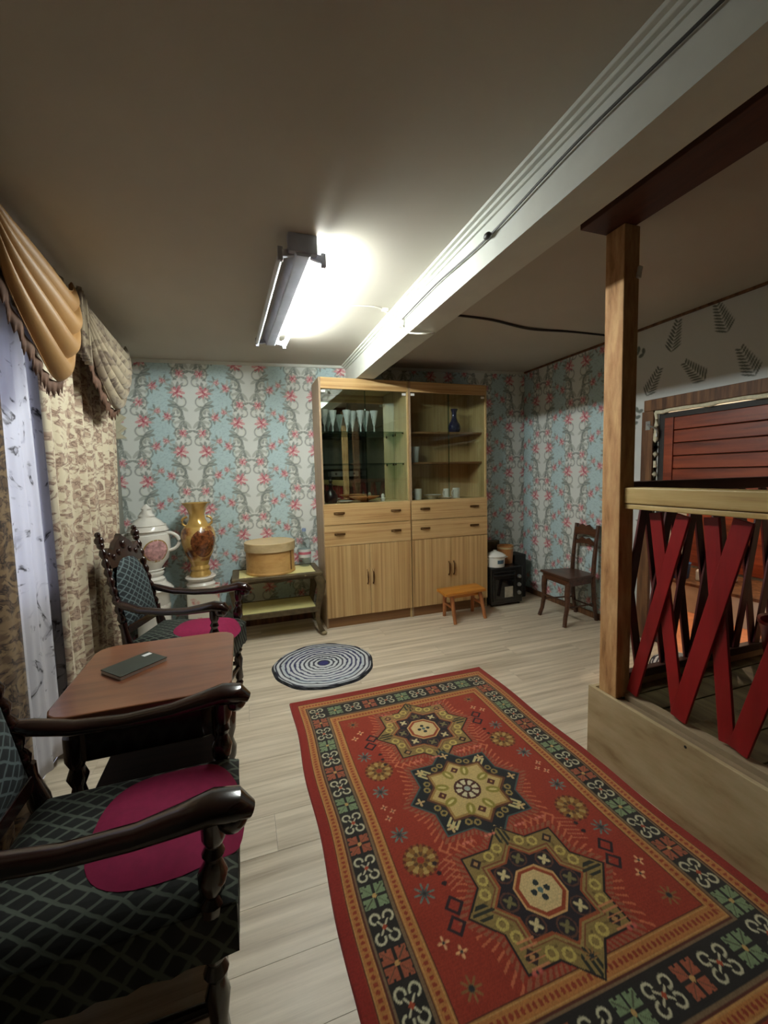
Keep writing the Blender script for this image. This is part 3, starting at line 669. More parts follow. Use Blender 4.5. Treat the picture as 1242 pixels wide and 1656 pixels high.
# cables
def cable(name, pts, r, mat, label):
    ps = [Vector(q) for q in pts]; out = []
    for i in range(len(ps)-1):
        a, b = ps[max(i-1, 0)], ps[i]; c, d = ps[i+1], ps[min(i+2, len(ps)-1)]
        for k in range(6):
            t = k/6; out.append(0.5*((2*b)+(-a+c)*t+(2*a-5*b+4*c-d)*t*t+(-a+3*b-3*c+d)*t**3))
    out.append(ps[-1]); return tag(B().tube(out, r, 6).build(name, mat, smooth=True), label, 'cable')
cable('electric_cable', [(.375, 2.62, zc(.36)-.004), (.6, 2.70, zc(.6)-.004), (.85, 2.68, zc(.85)-.004), (.955, 2.70, zc(.95)-.020), (1.03, 2.66, 2.42)], .004, 'cable_w', 'white cable running across the ceiling from lamp to beam')
jb = B().lathe((1.045, 2.62, 2.43), (1.015, 2.62, 2.43), [(0, .032), (.5, .032), (.9, .026), (1, .01)], 16); tag(jb.build('junction_box', 'cable_w', smooth=True), 'small round white junction box on the beam side', 'socket')
cable('electric_cable', [(1.03, 2.60, 2.41), (1.04, 2.52, 2.34), (1.10, 2.42, 2.305), (1.18, 2.44, 2.32), (1.215, 2.5, 2.342)], .005, 'cable_w', 'white cable hanging in a loop below the beam')
cable('electric_cable', [(1.036, 2.60, 2.445), (1.034, 2.1, 2.452), (1.036, 1.62, 2.435), (1.034, 1.1, 2.458), (1.036, .5, 2.45), (1.036, -1.0, 2.45)], .0045, 'cable_b', 'dark cable clipped along the side of the white beam')
tag(B().ball((1.03, 1.60, 2.437), .014, (1, 1.6, 1), 10).build('cable_clip', 'cable_b', smooth=True), 'small dark clip holding the cable on the beam', 'clip')
cable('electric_cable', [(1.50, 2.70, zc(1.5)-.008), (1.8, 2.73, zc(1.8)-.010), (2.2, 2.83, zc(2.2)-.016), (2.6, 2.84, zc(2.6)-.010), (3.0, 2.86, zc(3.0)-.01), (3.18, 2.87, zc(3.18)-.01)], .009, 'cable_b', 'thick dark cable crossing the ceiling right of the beam')
tag(B().box(.935, .975, 2.685, 2.715, zc(.95)-.02, zc(.95)).build('cable_clip', 'cable_w', bevel=.004), 'small white clip on the ceiling cornice', 'clip')

# ================================================================= WALL UNIT
def handle(px, py, pz, vertical, parent):
    bm = B()
    if vertical: bm.tube([(px, py, pz-.07), (px, py-.018, pz-.05), (px, py-.022, pz), (px, py-.018, pz+.05), (px, py, pz+.07)], [.008, .006, .008, .006, .008], 8)
    else:
        bm.box(px-.052, px+.052, py-.004, py, pz-.010, pz+.010); bm.tube([(px-.045, py-.004, pz), (px-.02, py-.016, pz-.004), (px+.02, py-.016, pz-.004), (px+.045, py-.004, pz)], .005, 8)
    bm.build('handle', 'handle', parent, smooth=False)
CY0, CY1 = 3.82, 4.19
def cabinet(x0, x1, label, mirror):
    R = thing('wall_unit', label, 'cabinet', ((x0+x1)/2, 4.0, 0), 'tall glazed wall units')
    t = .018; ZD, ZM, ZG, ZT = .10, .79, 1.185, 2.34
    bm = B(); bm.box(x0, x0+t, CY0, CY1, 0.0, ZT); bm.build('side_panel', 'cab_side', R, bevel=.0015)
    bm = B(); bm.box(x1-t, x1, CY0, CY1, 0.0, ZT); bm.build('side_panel', 'cab_in', R, bevel=.0015)
    B().box(x0+t, x1-t, CY0+.02, CY1, ZM-t, ZM).build('divider_board', 'cab_in', R)
    B().box(x0+t, x1-t, CY0+.004, CY1, ZG-t, ZG).build('divider_board', 'cab_in', R)
    B().box(x0+t, x1-t, CY0, CY1, ZT-t, ZT).build('top_panel', 'cab_in', R)
    B().box(x0+t, x1-t, CY0-.004, CY0+.02, ZT-.10, ZT).build('crown_board', 'cab_h', R, bevel=.002)
    B().box(x0+t, x1-t, CY0+.012, CY0+.03, 0, ZD).build('plinth', 'plinth', R)
    B().box(x0+t, x1-t, CY1-.008, CY1-.002, ZD, ZT-t).build('back_panel', 'cab_in', R)
    if mirror: B().box(x0+t+.002, x1-t-.002, CY1-.013, CY1-.009, ZG+.003, ZT-t-.003).build('mirror_back', 'mirror', R)
    zz = (ZG-ZM)/2
    for k in range(2):
        f = B().box(x0+t*.3, x1-t*.3, CY0-.018, CY0-.001, ZM+k*zz+.002, ZM+(k+1)*zz-.003).build('drawer', 'cab_h', R, bevel=.0015)
        for px in (x0+.15, x1-.16): handle(px, CY0-.018, ZM+(k+.56)*zz, False, f)
    xm = (x0+x1)/2
    for k, (a, b) in enumerate(((x0+.004, xm-.0015), (xm+.0015, x1-.004))):
        dd = B().box(a, b, CY0-.018, CY0-.001, ZD+.003, ZM-.002).build('door', 'cab_v', R, bevel=.0015)
        handle(xm+(-.028 if k == 0 else .028), CY0-.018, .47, True, dd)
    for k, (a, b) in enumerate(((x0+t, xm+.004), (xm-.004, x1-t))):
        y_ = CY0+.006+k*.009
        g = B().box(a, b, y_, y_+.004, ZG+.004, ZT-.104).build('glass_door', 'glass', R)
        xe = a+.004 if k == 0 else b-.004
        B().box(min(xe, xe+(.04 if k == 0 else -.04)), max(xe, xe+(.04 if k == 0 else -.04)), y_-.006, y_-.0005, ZT-.135, ZT-.112).build('clip', 'enamel', g, bevel=.002)
        ee = b-.005 if k == 0 else a; B().box(ee, ee+.005, y_-.001, y_+.0045, ZG+.006, ZT-.106).build('edge_strip', 'shelfglass', g)
    for z in (1.555, 1.86):
        if mirror: 
            sh = B().box(x0+t+.004, x1-t-.004, 3.90, CY1-.016, z, z+.006).build('glass_shelf', 'shelfglass', R)
            for xs in (x0+t, x1-t-.012):
                for ys in (3.93, 4.14): B().box(xs, xs+.012, ys-.006, ys+.006, z-.012, z).build('shelf_pin', 'handle', sh)
        else: B().box(x0+t, x1-t, 3.885, CY1-.009, z-.01, z+.008).build('shelf', 'plinth', R, bevel=.001)
    return R
cabinet(.697, 1.571, 'left half of the striped wood wall unit, with mirror back and glass shelves', True)
cabinet(1.574, 2.446, 'right half of the striped wood wall unit, with plain wooden shelves', False)

# contents of the cabinet
def lathe_thing(name, mat, x, y, z, prof, label, cat, group=None, n=20, H=1.0, parent=None):
    bm = B().lathe((x, y, z), (x, y, z+H), prof, n); o = bm.build(name, mat, parent, smooth=True)
    if parent is None: tag(o, label, cat, group)
    return o
fl = [(0, .032), (.01, .032), (.03, .007), (.30, .006), (.38, .014), (1.0, .042), (.99, .038), (.45, .012)]
fx = [(.78, 4.02), (.87, 4.06), (1.00, 4.02), (1.07, 4.07), (1.14, 4.02), (1.21, 4.07), (1.28, 4.02)]
nm = ['first', 'second', 'third', 'fourth', 'fifth', 'sixth', 'seventh']
for i, (x, y) in enumerate(fx):
    lathe_thing('champagne_glass', 'crystal', x, y, 1.866, fl, '%s clear crystal glass from the left on the upper glass shelf' % nm[i], 'glass', 'crystal glasses on the glass shelf', H=.215, n=14)
o = lathe_thing('decanter', 'black', .80, 3.93, 1.185, [(0, .05), (.1, .062), (.3, .064), (.45, .04), (.52, .02), (.6, .018), (.68, .024), (.74, .012), (.82, .02), (.88, .010), (.95, .014), (1, .003)], 'black decanter with a beaded stopper at the left of the cabinet', 'decanter', H=.26)
lathe_thing('serving_bowl', 'copper', 1.14, 3.96, 1.185, [(0, .05), (.06, .05), (.2, .04), (.5, .10), (1, .155), (1.0, .148), (.55, .09), (.25, .03)], 'wide shallow brown bowl with a pink rim on the cabinet floor', 'bowl', H=.055, n=28)
lathe_thing('saucer', 'porcelain', .93, 3.92, 1.185, [(0, .04), (.2, .045), (1, .085), (.9, .08), (.3, .03)], 'flat pale saucer behind the black decanter', 'plate', H=.02)
lathe_thing('salt_shaker', 'porcelain', 1.33, 3.95, 1.185, [(0, .022), (.35, .026), (.5, .016), (.75, .018), (.95, .012), (1, .003)], 'small white figurine like shaker beside the brown bowl', 'shaker', H=.075)
bv = plain('cobalt_glass', (12, 24, 66), 0.06, var=.05, coat=1.0)
lathe_thing('blue_vase', bv, 2.16, 3.99, 1.868, [(0, .045), (.04, .055), (.2, .072), (.35, .062), (.5, .038), (.65, .026), (.85, .026), (.95, .036), (1, .04), (.99, .034), (.7, .02)], 'cobalt blue glass vase on the upper wooden shelf', 'vase', H=.25, n=24)
lathe_thing('glass_tumbler', 'crystal', 1.69, 3.96, 1.563, [(0, .034), (.03, .036), (1, .05), (.99, .046), (.06, .031)], 'tall clear tumbler at the left of the middle shelf', 'glass', H=.16)
def mug(x, y, z, r, h, mat, label, ang):
    M_ = thing('mug', label, 'mug', (x, y, z)); B().lathe((x, y, z), (x, y, z+h), [(0, r*.9), (.03, r*.95), (1, r), (.99, r*.9), (.06, r*.8)], 20).build('cup', mat, M_, smooth=True)
    pts = [(x+math.cos(ang)*(r*.95+math.sin(t)*r*.55), y+math.sin(ang)*(r*.95+math.sin(t)*r*.55), z+h*.5-math.cos(t)*h*.3) for t in np.linspace(0, PI, 9)]
    B().tube(pts, .006, 8).build('mug_handle', mat, M_, smooth=True); return M_
mug(1.70, 3.92, 1.185, .040, .11, 'enamel', 'white mug at the left of the wooden cabinet floor', 2.8)
mug(2.05, 3.97, 1.185, .034, .10, 'porcelain', 'small flowered mug between saucer and white mug', 3.4)
mug(2.15, 3.94, 1.185, .040, .105, 'enamel', 'plain white mug under the blue vase', 3.3)
lathe_thing('dish', 'porcelain', 1.86, 3.92, 1.185, [(0, .04), (.15, .05), (.5, .06), (1, .10), (.95, .095), (.3, .04)], 'white shell shaped dish beside the white mug at left', 'dish', H=.045)
lathe_thing('saucer', 'porcelain', 2.00, 3.88, 1.185, [(0, .04), (.2, .045), (1, .075), (.9, .07), (.3, .03)], 'small saucer before the flowered mug', 'plate', H=.018)

# ================================================================= ARMCHAIRS
def beads(p0, p1, r, n, B_):
    """turned, beaded spindle"""
    prof = []; 
    for i in range(n):
        for (a, k) in ((.02, .55), (.2, .8), (.5, 1.05), (.8, .8), (.98, .55)): prof.append(((i+a)/n, r*k))
    B_.lathe(p0, p1, prof, 12)
def armchair(label):
    R = thing('armchair', label, 'armchair', (0, 0, 0), 'carved dark armchairs beside the table')
    w = .235; RK = .13
    for s in (-1, 1):
        bm = B(); bm.lathe((.50, s*w, 0), (.50, s*w, .43), [(0, .018), (.06, .026), (.1, .018), (.14, .028), (.3, .022), (.45, .03), (.55, .018), (.6, .03), (.66, .02), (.7, .028), (1, .028)], 14); bm.build('front_leg', 'darkwood', R, smooth=True)
        bm = B(); bm.lathe((-.03, s*w, 0), (0, s*w, .43), [(0, .02), (.3, .022), (.5, .028), (.7, .022), (1, .026)], 12); bm.build('rear_leg', 'darkwood', R, smooth=True)
        bm = B(); bm.lathe((.50, s*(w+.01), .43), (.52, s*(w+.025), .675), [(0, .028), (.1, .03), (.16, .016), (.25, .03), (.4, .034), (.55, .018), (.62, .026), (.7, .018), (.8, .028), (1, .03)], 14); bm.build('arm_support', 'darkwood', R, smooth=True)
        bm = B(); bm.tube([(-.07, s*w, .735), (-.02, s*(w+.005), .715), (.08, s*(w+.015), .685), (.22, s*(w+.022), .672), (.36, s*(w+.027), .676), (.45, s*(w+.03), .69), (.52, s*(w+.03), .702), (.57, s*(w+.03), .694), (.602, s*(w+.03), .672)], [.022, .034, .032, .030, .033, .040, .047, .046, .024], 16, .66)
        bm.ball((.56, s*(w+.03), .672), .038, (1, 1.15, 1)); bm.build('arm', 'darkwood', R, smooth=True)
        bm = B(); a = Vector((0, s*w, .41)); b = Vector((-RK, s*(w-.015), 1.05)); 
        bm.lathe(a, a+(b-a)*.30, [(0, .026), (.4, .03), (.8, .02), (1, .026)], 12); beads(a+(b-a)*.30, b, .023, 8, bm); bm.build('back_post', 'darkwood', R, smooth=True)
        bm = B(); bm.ball((-RK-.006, s*(w-.015), 1.07), .022); bm.ball((-RK-.012, s*(w-.015), 1.10), .028); bm.ball((-RK-.018, s*(w-.015), 1.135), .018); bm.build('finial', 'darkwood', R, smooth=True)
    def bk(z): return -RK*(z-.41)/.64
    # crest: carved board following the rake
    top = [(-.20, .93), (.20, .93), (.215, 1.02), (.17, 1.05), (.13, 1.03), (.09, 1.07), (.04, 1.09), (0, 1.12), (-.04, 1.09), (-.09, 1.07), (-.13, 1.03), (-.17, 1.05), (-.215, 1.02)]
    bm = B(); A = bm.verts([(bk(z)-.014, y, z) for y, z in top]); D = bm.verts([(bk(z)+.014, y, z) for y, z in top]); bm.bm.faces.new(A); bm.bm.faces.new(D[::-1])
    for i in range(len(top)): bm.bm.faces.new((A[i], D[i], D[(i+1) % len(top)], A[(i+1) % len(top)]))
    for (y, z, r) in ((0, 1.05, .03), (-.07, 1.01, .022), (.07, 1.01, .022), (-.14, .99, .02), (.14, .99, .02), (-.185, 1.01, .014), (.185, 1.01, .014)): bm.ball((bk(z)+.014, y, z), r, (.55, 1, 1), 10)
    bm.build('crest_rail', 'darkwood', R, bevel=0, smooth=True)
    bm = B(); bm.box(-.045, -.015, -.215, .215, .53, .58); bm.build('lower_rail', 'darkwood', R, bevel=.006)
    # upholstered back: arched pad
    def pad(u, v):
        y = (u-.5)*.40; z = .575+v*.40; top_ = .975-.16*(abs(u-.5)*2)**3; z = .575+(top_-.575)*v
        dm = .035*(1-(abs(u-.5)*2)**4)*(1-(abs(v-.5)*2)**4); return (bk(z)+.012+dm, y, z)
    bm = B(); bm.grid(pad, 16, 14); bm.grid(lambda u, v: (pad(u, v)[0]*0+bk(pad(u, v)[2])-.015, pad(u, v)[1], pad(u, v)[2]), 16, 14); bm.build('back_pad', 'netback', R, smooth=True)
    # seat
    bm = B(); bm.box(-.02, .53, -w-.005, w+.005, .34, .43); bm.build('seat_frame', 'darkwood', R, bevel=.006)
    def seat(u, v):
        # superellipse box, wraps round the sides
        x = .26+(u-.5)*.60; y = (v-.5)*.535; ed = max(abs(u-.5), abs(v-.5))*2
        return (x, y, .50-.055*ed**8+.012*(1-ed))
    bm = B(); bm.grid(seat, 24, 22)
    hh = [(-.036, -.2655), (.557, -.2655), (.557, .2655), (-.036, .2655)]
    bm.build('seat_cover', 'net', R, smooth=True)
    bm = B()
    for (a, b) in zip(hh, hh[1:]+hh[:1]):
        bm.grid(lambda u, v, a=a, b=b: (a[0]+(b[0]-a[0])*u+(0), a[1]+(b[1]-a[1])*u, .450-.135*v+.006*math.sin(u*40)*v), 20, 4)
    bm.build('cover_skirt', 'net', R, smooth=True)
    def ins(u, v):
        th = u*2*PI; r = v; x = .385+.192*r*math.copysign(abs(math.cos(th))**.7, math.cos(th)); y = .205*r*math.copysign(abs(math.sin(th))**.75, math.sin(th))
        ed = max(abs((x-.26)/.30), abs(y/.2675)); return (x, y, .50-.055*min(ed, 1)**8+.012*(1-ed)+.010*(1-r**6)+.001)
    bm = B(); bm.grid(ins, 40, 8); bm.build('seat_pad', 'magenta', R, smooth=True)
    bm = B(); bm.tube([(.50, -w, .14), (.50, 0, .14), (.50, w, .14)], [.014, .022, .014], 10); bm.build('stretcher', 'darkwood', R, smooth=True)
    for s in (-1, 1):
        bm = B(); bm.tube([(-.02, s*w, .16), (.24, s*w, .16), (.50, s*w, .16)], [.014, .02, .014], 10); bm.build('stretcher', 'darkwood', R, smooth=True)
    return R
ch = armchair('dark carved armchair with magenta seat in the near left corner')
ch.location = (-.62, 1.24, 0)
dup(ch, (-.62, 2.96, 0), math.radians(-18), 'dark carved armchair with magenta seat beyond the table by the curtain').scale = (1, .82, 1)

# ================================================================= TABLE between the chairs
T = thing('side_table', 'dark polished wooden table between the two armchairs', 'table', (-.37, 1.87, 0))
TX0, TX1, TY0, TY1, TZ = -.66, -.075, 1.565, 2.19, .685
def ogee(m_=0):
    pts = []; c = .07
    for (cx, cy, sx, sy) in ((TX0, TY0, 1, 1), (TX1, TY0, -1, 1), (TX1, TY1, -1, -1), (TX0, TY1, 1, -1)):
        arc = [(cx+sx*m_, cy+sy*(c+m_)), (cx+sx*(.012+m_), cy+sy*(.035+m_)), (cx+sx*(.035+m_), cy+sy*(.012+m_)), (cx+sx*(c+m_), cy+sy*m_)]
        if sx*sy < 0: arc = arc[::-1]
        pts += arc
        # gentle bow on long sides
    return pts
bm = B(); bm.prism(ogee(), 'z', TZ-.03, TZ); bm.build('table_top', 'tabletop', T, bevel=.006)
bm = B(); bm.prism(ogee(.04), 'z', TZ-.19, TZ-.03); bm.build('apron', 'darkwood', T, bevel=.004)
for x in (TX0+.07, TX1-.05):
    for y in (TY0+.07, TY1-.07):
        bm = B(); bm.lathe((x, y, 0), (x, y, TZ-.10), [(0, .025), (.04, .032), (.08, .02), (.12, .03), (.2, .034), (.28, .02), (.36, .034), (.5, .04), (.6, .03), (.68, .02), (.74, .034), (.8, .022), (.85, .034), (1, .034)], 14); bm.build('leg', 'darkwood', T, smooth=True)
bm = B(); bm.box(TX0+.07, TX1-.05, TY0+.08, TY1-.08, .26, .285); bm.build('lower_shelf', 'shelfbrown', T, bevel=.004)
# folder
def rot2(cx, cy, w, h, ang):
    ca, sa = math.cos(ang), math.sin(ang); return [(cx+a*ca-b*sa, cy+a*sa+b*ca) for a, b in ((-w/2, -h/2), (w/2, -h/2), (w/2, h/2), (-w/2, h/2))]
fo = thing('folder', 'dark green folder with a white sticker on the table', 'folder', (-.45, 1.90, TZ))
FP = (-.455, 1.90); FA = math.radians(43)
B().prism(rot2(*FP, .190, .132, FA), 'z', TZ+.0003, TZ+.012).build('pages', 'paper', fo)
B().prism(rot2(*FP, .194, .136, FA), 'z', TZ+.012, TZ+.016).build('cover', 'sage', fo, bevel=.001)
B().prism(rot2(FP[0]+.03, FP[1]+.075, .035, .022, FA), 'z', TZ+.016, TZ+.0168).build('sticker', 'paper', fo)

# ================================================================= GOLD FRAMED COFFEE TABLE
K = thing('coffee_table', 'two tier table with curved gilt legs and pale yellow tops beside the wall unit', 'table', (.27, 3.92, 0))
KX0, KX1, KY0, KY1, KZ = -.125, .655, 3.70, 4.14, .585
bm = B(); bm.box(KX0, KX1, KY0, KY0+.05, KZ-.035, KZ); bm.box(KX0, KX1, KY1-.05, KY1, KZ-.035, KZ); bm.box(KX0, KX0+.06, KY0+.05, KY1-.05, KZ-.035, KZ); bm.box(KX1-.06, KX1, KY0+.05, KY1-.05, KZ-.035, KZ); bm.build('top_frame', 'gold_frame', K, bevel=.008)
B().box(KX0+.06, KX1-.06, KY0+.05, KY1-.05, KZ-.03, KZ-.003).build('top_panel', 'yellowtop', K)
B().box(KX0+.07, KX1-.07, KY0+.04, KY1-.03, .245, .258).build('shelf_panel', 'yellowtop', K)
B().box(KX0+.05, KX1-.05, KY0+.012, KY0+.04, .215, .262).build('shelf_rail', 'gold_frame', K, bevel=.004); B().box(KX0+.05, KX1-.05, KY1-.03, KY1-.01, .215, .262).build('shelf_rail', 'gold_frame', K, bevel=.004)
bm = B(); bm.prism([(KX0+.02, KZ-.035), (KX1-.02, KZ-.035), (KX1-.06, KZ-.06), (.40, KZ-.052), (.27, KZ-.065), (.12, KZ-.052), (KX0+.07, KZ-.06)], 'y', KY0+.02, KY0+.035); bm.build('scalloped_apron', 'gold_frame', K)
for sx, cx in ((-1, KX0+.045), (1, KX1-.045)):
    for sy, cy in ((-1, KY0+.03), (1, KY1-.03)):
        bm = B(); ys = 1 if sy == -1 else .25
        bm.tube([(cx, cy, KZ-.035), (cx+sx*.028, cy+sy*.015*ys, KZ-.10), (cx+sx*.02, cy+sy*.01*ys, KZ-.2), (cx-sx*.008, cy, .24), (cx-sx*.012, cy, .14), (cx+sx*.008, cy+sy*.015*ys, .06), (cx+sx*.03, cy+sy*.03*ys, .02)], [.04, .045, .034, .026, .020, .020, .022], 10, .8, (0, 1, 0))
        lg = bm.build('leg', 'gold_frame', K, smooth=True)
        B().ball((cx+sx*.035, cy+sy*.035*ys, .018), .022, (1.3, 1.2, .8)).build('scroll_foot', plain('gilt_foot', (150, 136, 104), .4, .3) if 'gilt_foot' not in bpy.data.materials else bpy.data.materials['gilt_foot'], lg, smooth=True)
# bentwood box
bx = thing('bentwood_box', 'round bentwood box with lid on the yellow topped table', 'box', (.215, 3.93, KZ))
B().lathe((.215, 3.93, KZ), (.215, 3.93, KZ+.24), [(0, .212), (.02, .216), (1, .214)], 48).build('box_body', 'birch', bx, smooth=True)
ld = B().lathe((.215, 3.93, KZ+.205), (.215, 3.93, KZ+.285), [(0, .224), (.02, .226), (.92, .226), (.97, .222), (.96, .212), (.9, .208)], 48).build('box_lid', 'lid', bx, smooth=True)
B().lathe((.215, 3.93, KZ), (.215, 3.93, KZ+.022), [(0, .218), (.5, .221), (1, .218)], 48).build('bottom_band', 'birch', bx, smooth=True)
pts = rot2(.215+.155, 3.93-.158, .012, .004, 0); B().prism(rot2(.215+.170, 3.93-.138, .010, .006, math.radians(50)), 'z', KZ+.03, KZ+.20).build('seam_strip', 'plinth', bx)
# plastic bottle
bt = thing('water_bottle', 'clear plastic bottle with white and pink label beside the bentwood box', 'bottle', (.545, 4.04, KZ))
B().lathe((.545, 4.04, KZ), (.545, 4.04, KZ+.345), [(0, .045), (.02, .058), (.15, .060), (.2, .056), (.25, .060), (.55, .060), (.62, .055), (.68, .058), (.80, .04), (.9, .018), (1, .016)], 20).build('bottle_body', glassmat('pet_plastic', (.86, .92, .94), .08, .22), bt, smooth=True)
B().lathe((.545, 4.04, KZ+.085), (.545, 4.04, KZ+.165), [(0, .0605), (1, .0605)], 20, cap=False).build('paper_label', 'paper', bt, smooth=True)
B().lathe((.545, 4.04, KZ+.115), (.545, 4.04, KZ+.14), [(0, .0612), (1, .0612)], 20, cap=False).build('pink_band', plain('pink_print', (206, 110, 130), .6), bt, smooth=True)
B().lathe((.545, 4.04, KZ+.335), (.545, 4.04, KZ+.365), [(0, .02), (.9, .02), (1, .016)], 16).build('cap', plain('pale_blue_cap', (140, 160, 196), .5), bt, smooth=True)

# ================================================================= PORCELAIN URN, GOLD VASE, PEDESTALS
def porc(name, spots):
    m, nt, p, out = newmat(name); v = coords(nt); vo = N(nt, 'ShaderNodeTexVoronoi'); vo.inputs['Scale'].default_value = 7; nt.links.new(v, vo.inputs['Vector'])
    n = N(nt, 'ShaderNodeTexNoise'); n.inputs['Scale'].default_value = 30; n.inputs['Detail'].default_value = 4; nt.links.new(v, n.inputs['Vector'])
    mu = N(nt, 'ShaderNodeMath', operation='MULTIPLY_ADD'); mu.inputs[1].default_value = .5; nt.links.new(n.outputs['Fac'], mu.inputs[0]); nt.links.new(vo.outputs['Distance'], mu.inputs[2])
    c = ramp(nt, mu.outputs[0], spots); nt.links.new(c, p.inputs['Base Color']); p.inputs['Roughness'].default_value = .2; p.inputs['Coat Weight'].default_value = .4; return m
porcP = porc('rose_printed_porcelain', [(0.50, srgb(176, 110, 116)), (0.62, srgb(202, 176, 170)), (0.74, srgb(228, 224, 214))])
porcF = porc('floral_ceramic', [(0.48, srgb(196, 96, 84)), (0.58, srgb(206, 160, 150)), (0.70, srgb(220, 216, 200))])
goldV = porc('gold_painted_ceramic', [(0.46, srgb(84, 44, 22)), (0.60, srgb(150, 98, 48)), (0.78, srgb(196, 160, 92))])
GP = plain('bright_gold_glaze', (196, 158, 88), .22, .35, coat=.5)
ux, uy = -.765, 3.92
pd = thing('pedestal', 'white ceramic pedestal with flared top under the lidded urn', 'pedestal', (ux, uy, 0))
B().lathe((ux, uy, 0), (ux, uy, .60), [(0, .17), (.05, .17), (.08, .15), (.12, .13), (.8, .13), (.84, .15), (.88, .165), (.93, .14), (.97, .115), (1, .11)], 28).build('column', 'porcelain', pd, smooth=True)
B().box(ux-.16, ux+.16, uy-.16, uy+.16, 0, .03).build('foot_plate', 'porcelain', pd, bevel=.004)
B().lathe((ux, uy, .36), (ux, uy, .40), [(0, .131), (.5, .136), (1, .131)], 28, cap=False).build('raised_band', porcP, pd, smooth=True)
ur = thing('lidded_urn', 'white porcelain lidded urn with pink rose medallion and loop handles', 'urn', (ux, uy, .60))
B().lathe((ux, uy, .60), (ux, uy, 1.02), [(0, .10), (.04, .105), (.09, .085), (.14, .10), (.18, .10), (.22, .085), (.28, .09), (.45, .145), (.65, .165), (.85, .165), (.93, .16), (.96, .145), (1, .145)], 32).build('urn_body', 'porcelain', ur, smooth=True)
B().lathe((ux, uy, 1.02), (ux, uy, 1.25), [(0, .15), (.04, .155), (.1, .15), (.2, .14), (.4, .10), (.52, .06), (.58, .062), (.66, .05), (.78, .036), (.84, .04), (.92, .024), (1, .006)], 28, wave=lambda t, th: 1+(.10*math.sin(3*th+t*22) if t > .54 else 0)).build('urn_lid', 'porcelain', ur, smooth=True)
for s in (-1, 1):
    pts = [(ux+s*(.15+.085*math.sin(t)), uy-.03, .93-.075*math.cos(t)) for t in np.linspace(0, PI, 12)]
    B().tube([(ux+s*.12, uy-.03, .82)]+pts+[(ux+s*.13, uy-.03, .99)], .015, 10).build('loop_handle', 'porcelain', ur, smooth=True)
def patch(cx, cy, z0, H, prof, zc_, hz, th0, hth, name, mat, parent, off=.0025):
    def R_(z):
        t = (z-z0)/H
        for (t0, r0), (t1, r1) in zip(prof, prof[1:]):
            if t0 <= t <= t1: return r0+(r1-r0)*(t-t0)/max(1e-6, t1-t0)
        return prof[-1][1]
    def fn(u, v):
        a = u*2*PI; th = th0+hth*v*math.cos(a); z = zc_+hz*v*math.sin(a); r = R_(z)+off*(1.2-v**4)
        return (cx+r*math.cos(th), cy+r*math.sin(th), z)
    bm = B(); bm.grid(fn, 36, 6); bm.build(name, mat, parent, smooth=True)
UP = [(0, .10), (.04, .105), (.09, .085), (.14, .10), (.18, .10), (.22, .085), (.28, .09), (.45, .145), (.65, .165), (.85, .165), (.93, .16), (.96, .145), (1, .145)]
ROSE = plain('faded_rose_print', (196, 150, 150), .25, var=.45, scale=34)
patch(ux, uy, .60, .42, UP, .87, .095, -1.05, .62, 'medallion_rim', GP, ur, .001)
patch(ux, uy, .60, .42, UP, .87, .086, -1.05, .56, 'rose_medallion', ROSE, ur, .003)
for zz, r in ((.995, .157), (.70, .105), (1.03, .157), (1.075, .14)): B().lathe((ux, uy, zz-.006), (ux, uy, zz+.006), [(0, r-.004), (.5, r+.003), (1, r-.004)], 32, cap=False).build('raised_ring', 'porcelain', ur, smooth=True)
vx, vy = -.385, 3.95
pd2 = thing('pedestal', 'square white pedestal printed with pink flowers under the gold vase', 'pedestal', (vx+.02, vy, 0))
B().box(vx-.13, vx+.17, vy-.14, vy+.14, 0, .03).build('foot_plate', 'porcelain', pd2, bevel=.004)
B().box(vx-.11, vx+.15, vy-.12, vy+.12, .03, .50).build('pillar', porcF, pd2, bevel=.01)
B().lathe((vx, vy, .50), (vx, vy, .60), [(0, .11), (.3, .12), (.6, .095), (.8, .12), (.92, .128), (1, .12)], 28).build('collar', 'porcelain', pd2, smooth=True)
vs = thing('gold_vase', 'tall gold vase with painted scene and frilled rim', 'vase', (vx, vy, .60))
B().lathe((vx, vy, .60), (vx, vy, .74), [(0, .085), (.1, .09), (.35, .075), (.5, .082), (.7, .07), (1, .085)], 28).build('vase_foot', GP, vs, smooth=True)
B().lathe((vx, vy, .74), (vx, vy, 1.04), [(0, .085), (.2, .11), (.5, .137), (.75, .142), (.9, .13), (1, .11)], 32).build('vase_belly', goldV, vs, smooth=True)
B().lathe((vx, vy, 1.04), (vx, vy, 1.245), [(0, .11), (.08, .09), (.3, .068), (.5, .062), (.75, .078), (.9, .098), (1, .115), (.98, .105), (.7, .06)], 32, wave=lambda t, th: 1+.07*math.sin(6*th)*max(0, t-.6)*2.5).build('frilled_neck', GP, vs, smooth=True)
patch(vx, vy, .74, .30, [(0, .085), (.2, .11), (.5, .137), (.75, .142), (.9, .13), (1, .11)], .90, .125, -1.1, .85, 'painted_scene', plain('brown_painted_scene', (112, 62, 32), .25, var=.75, scale=42, coat=.4), vs)
for s in (-1, 1):
    pts = [(vx+s*(.075+.045*math.sin(t)), vy-.02, 1.085-.04*math.cos(t)) for t in np.linspace(0, PI, 10)]
    B().tube([(vx+s*.10, vy-.02, 1.02)]+pts, .010, 8).build('vase_handle', GP, vs, smooth=True)

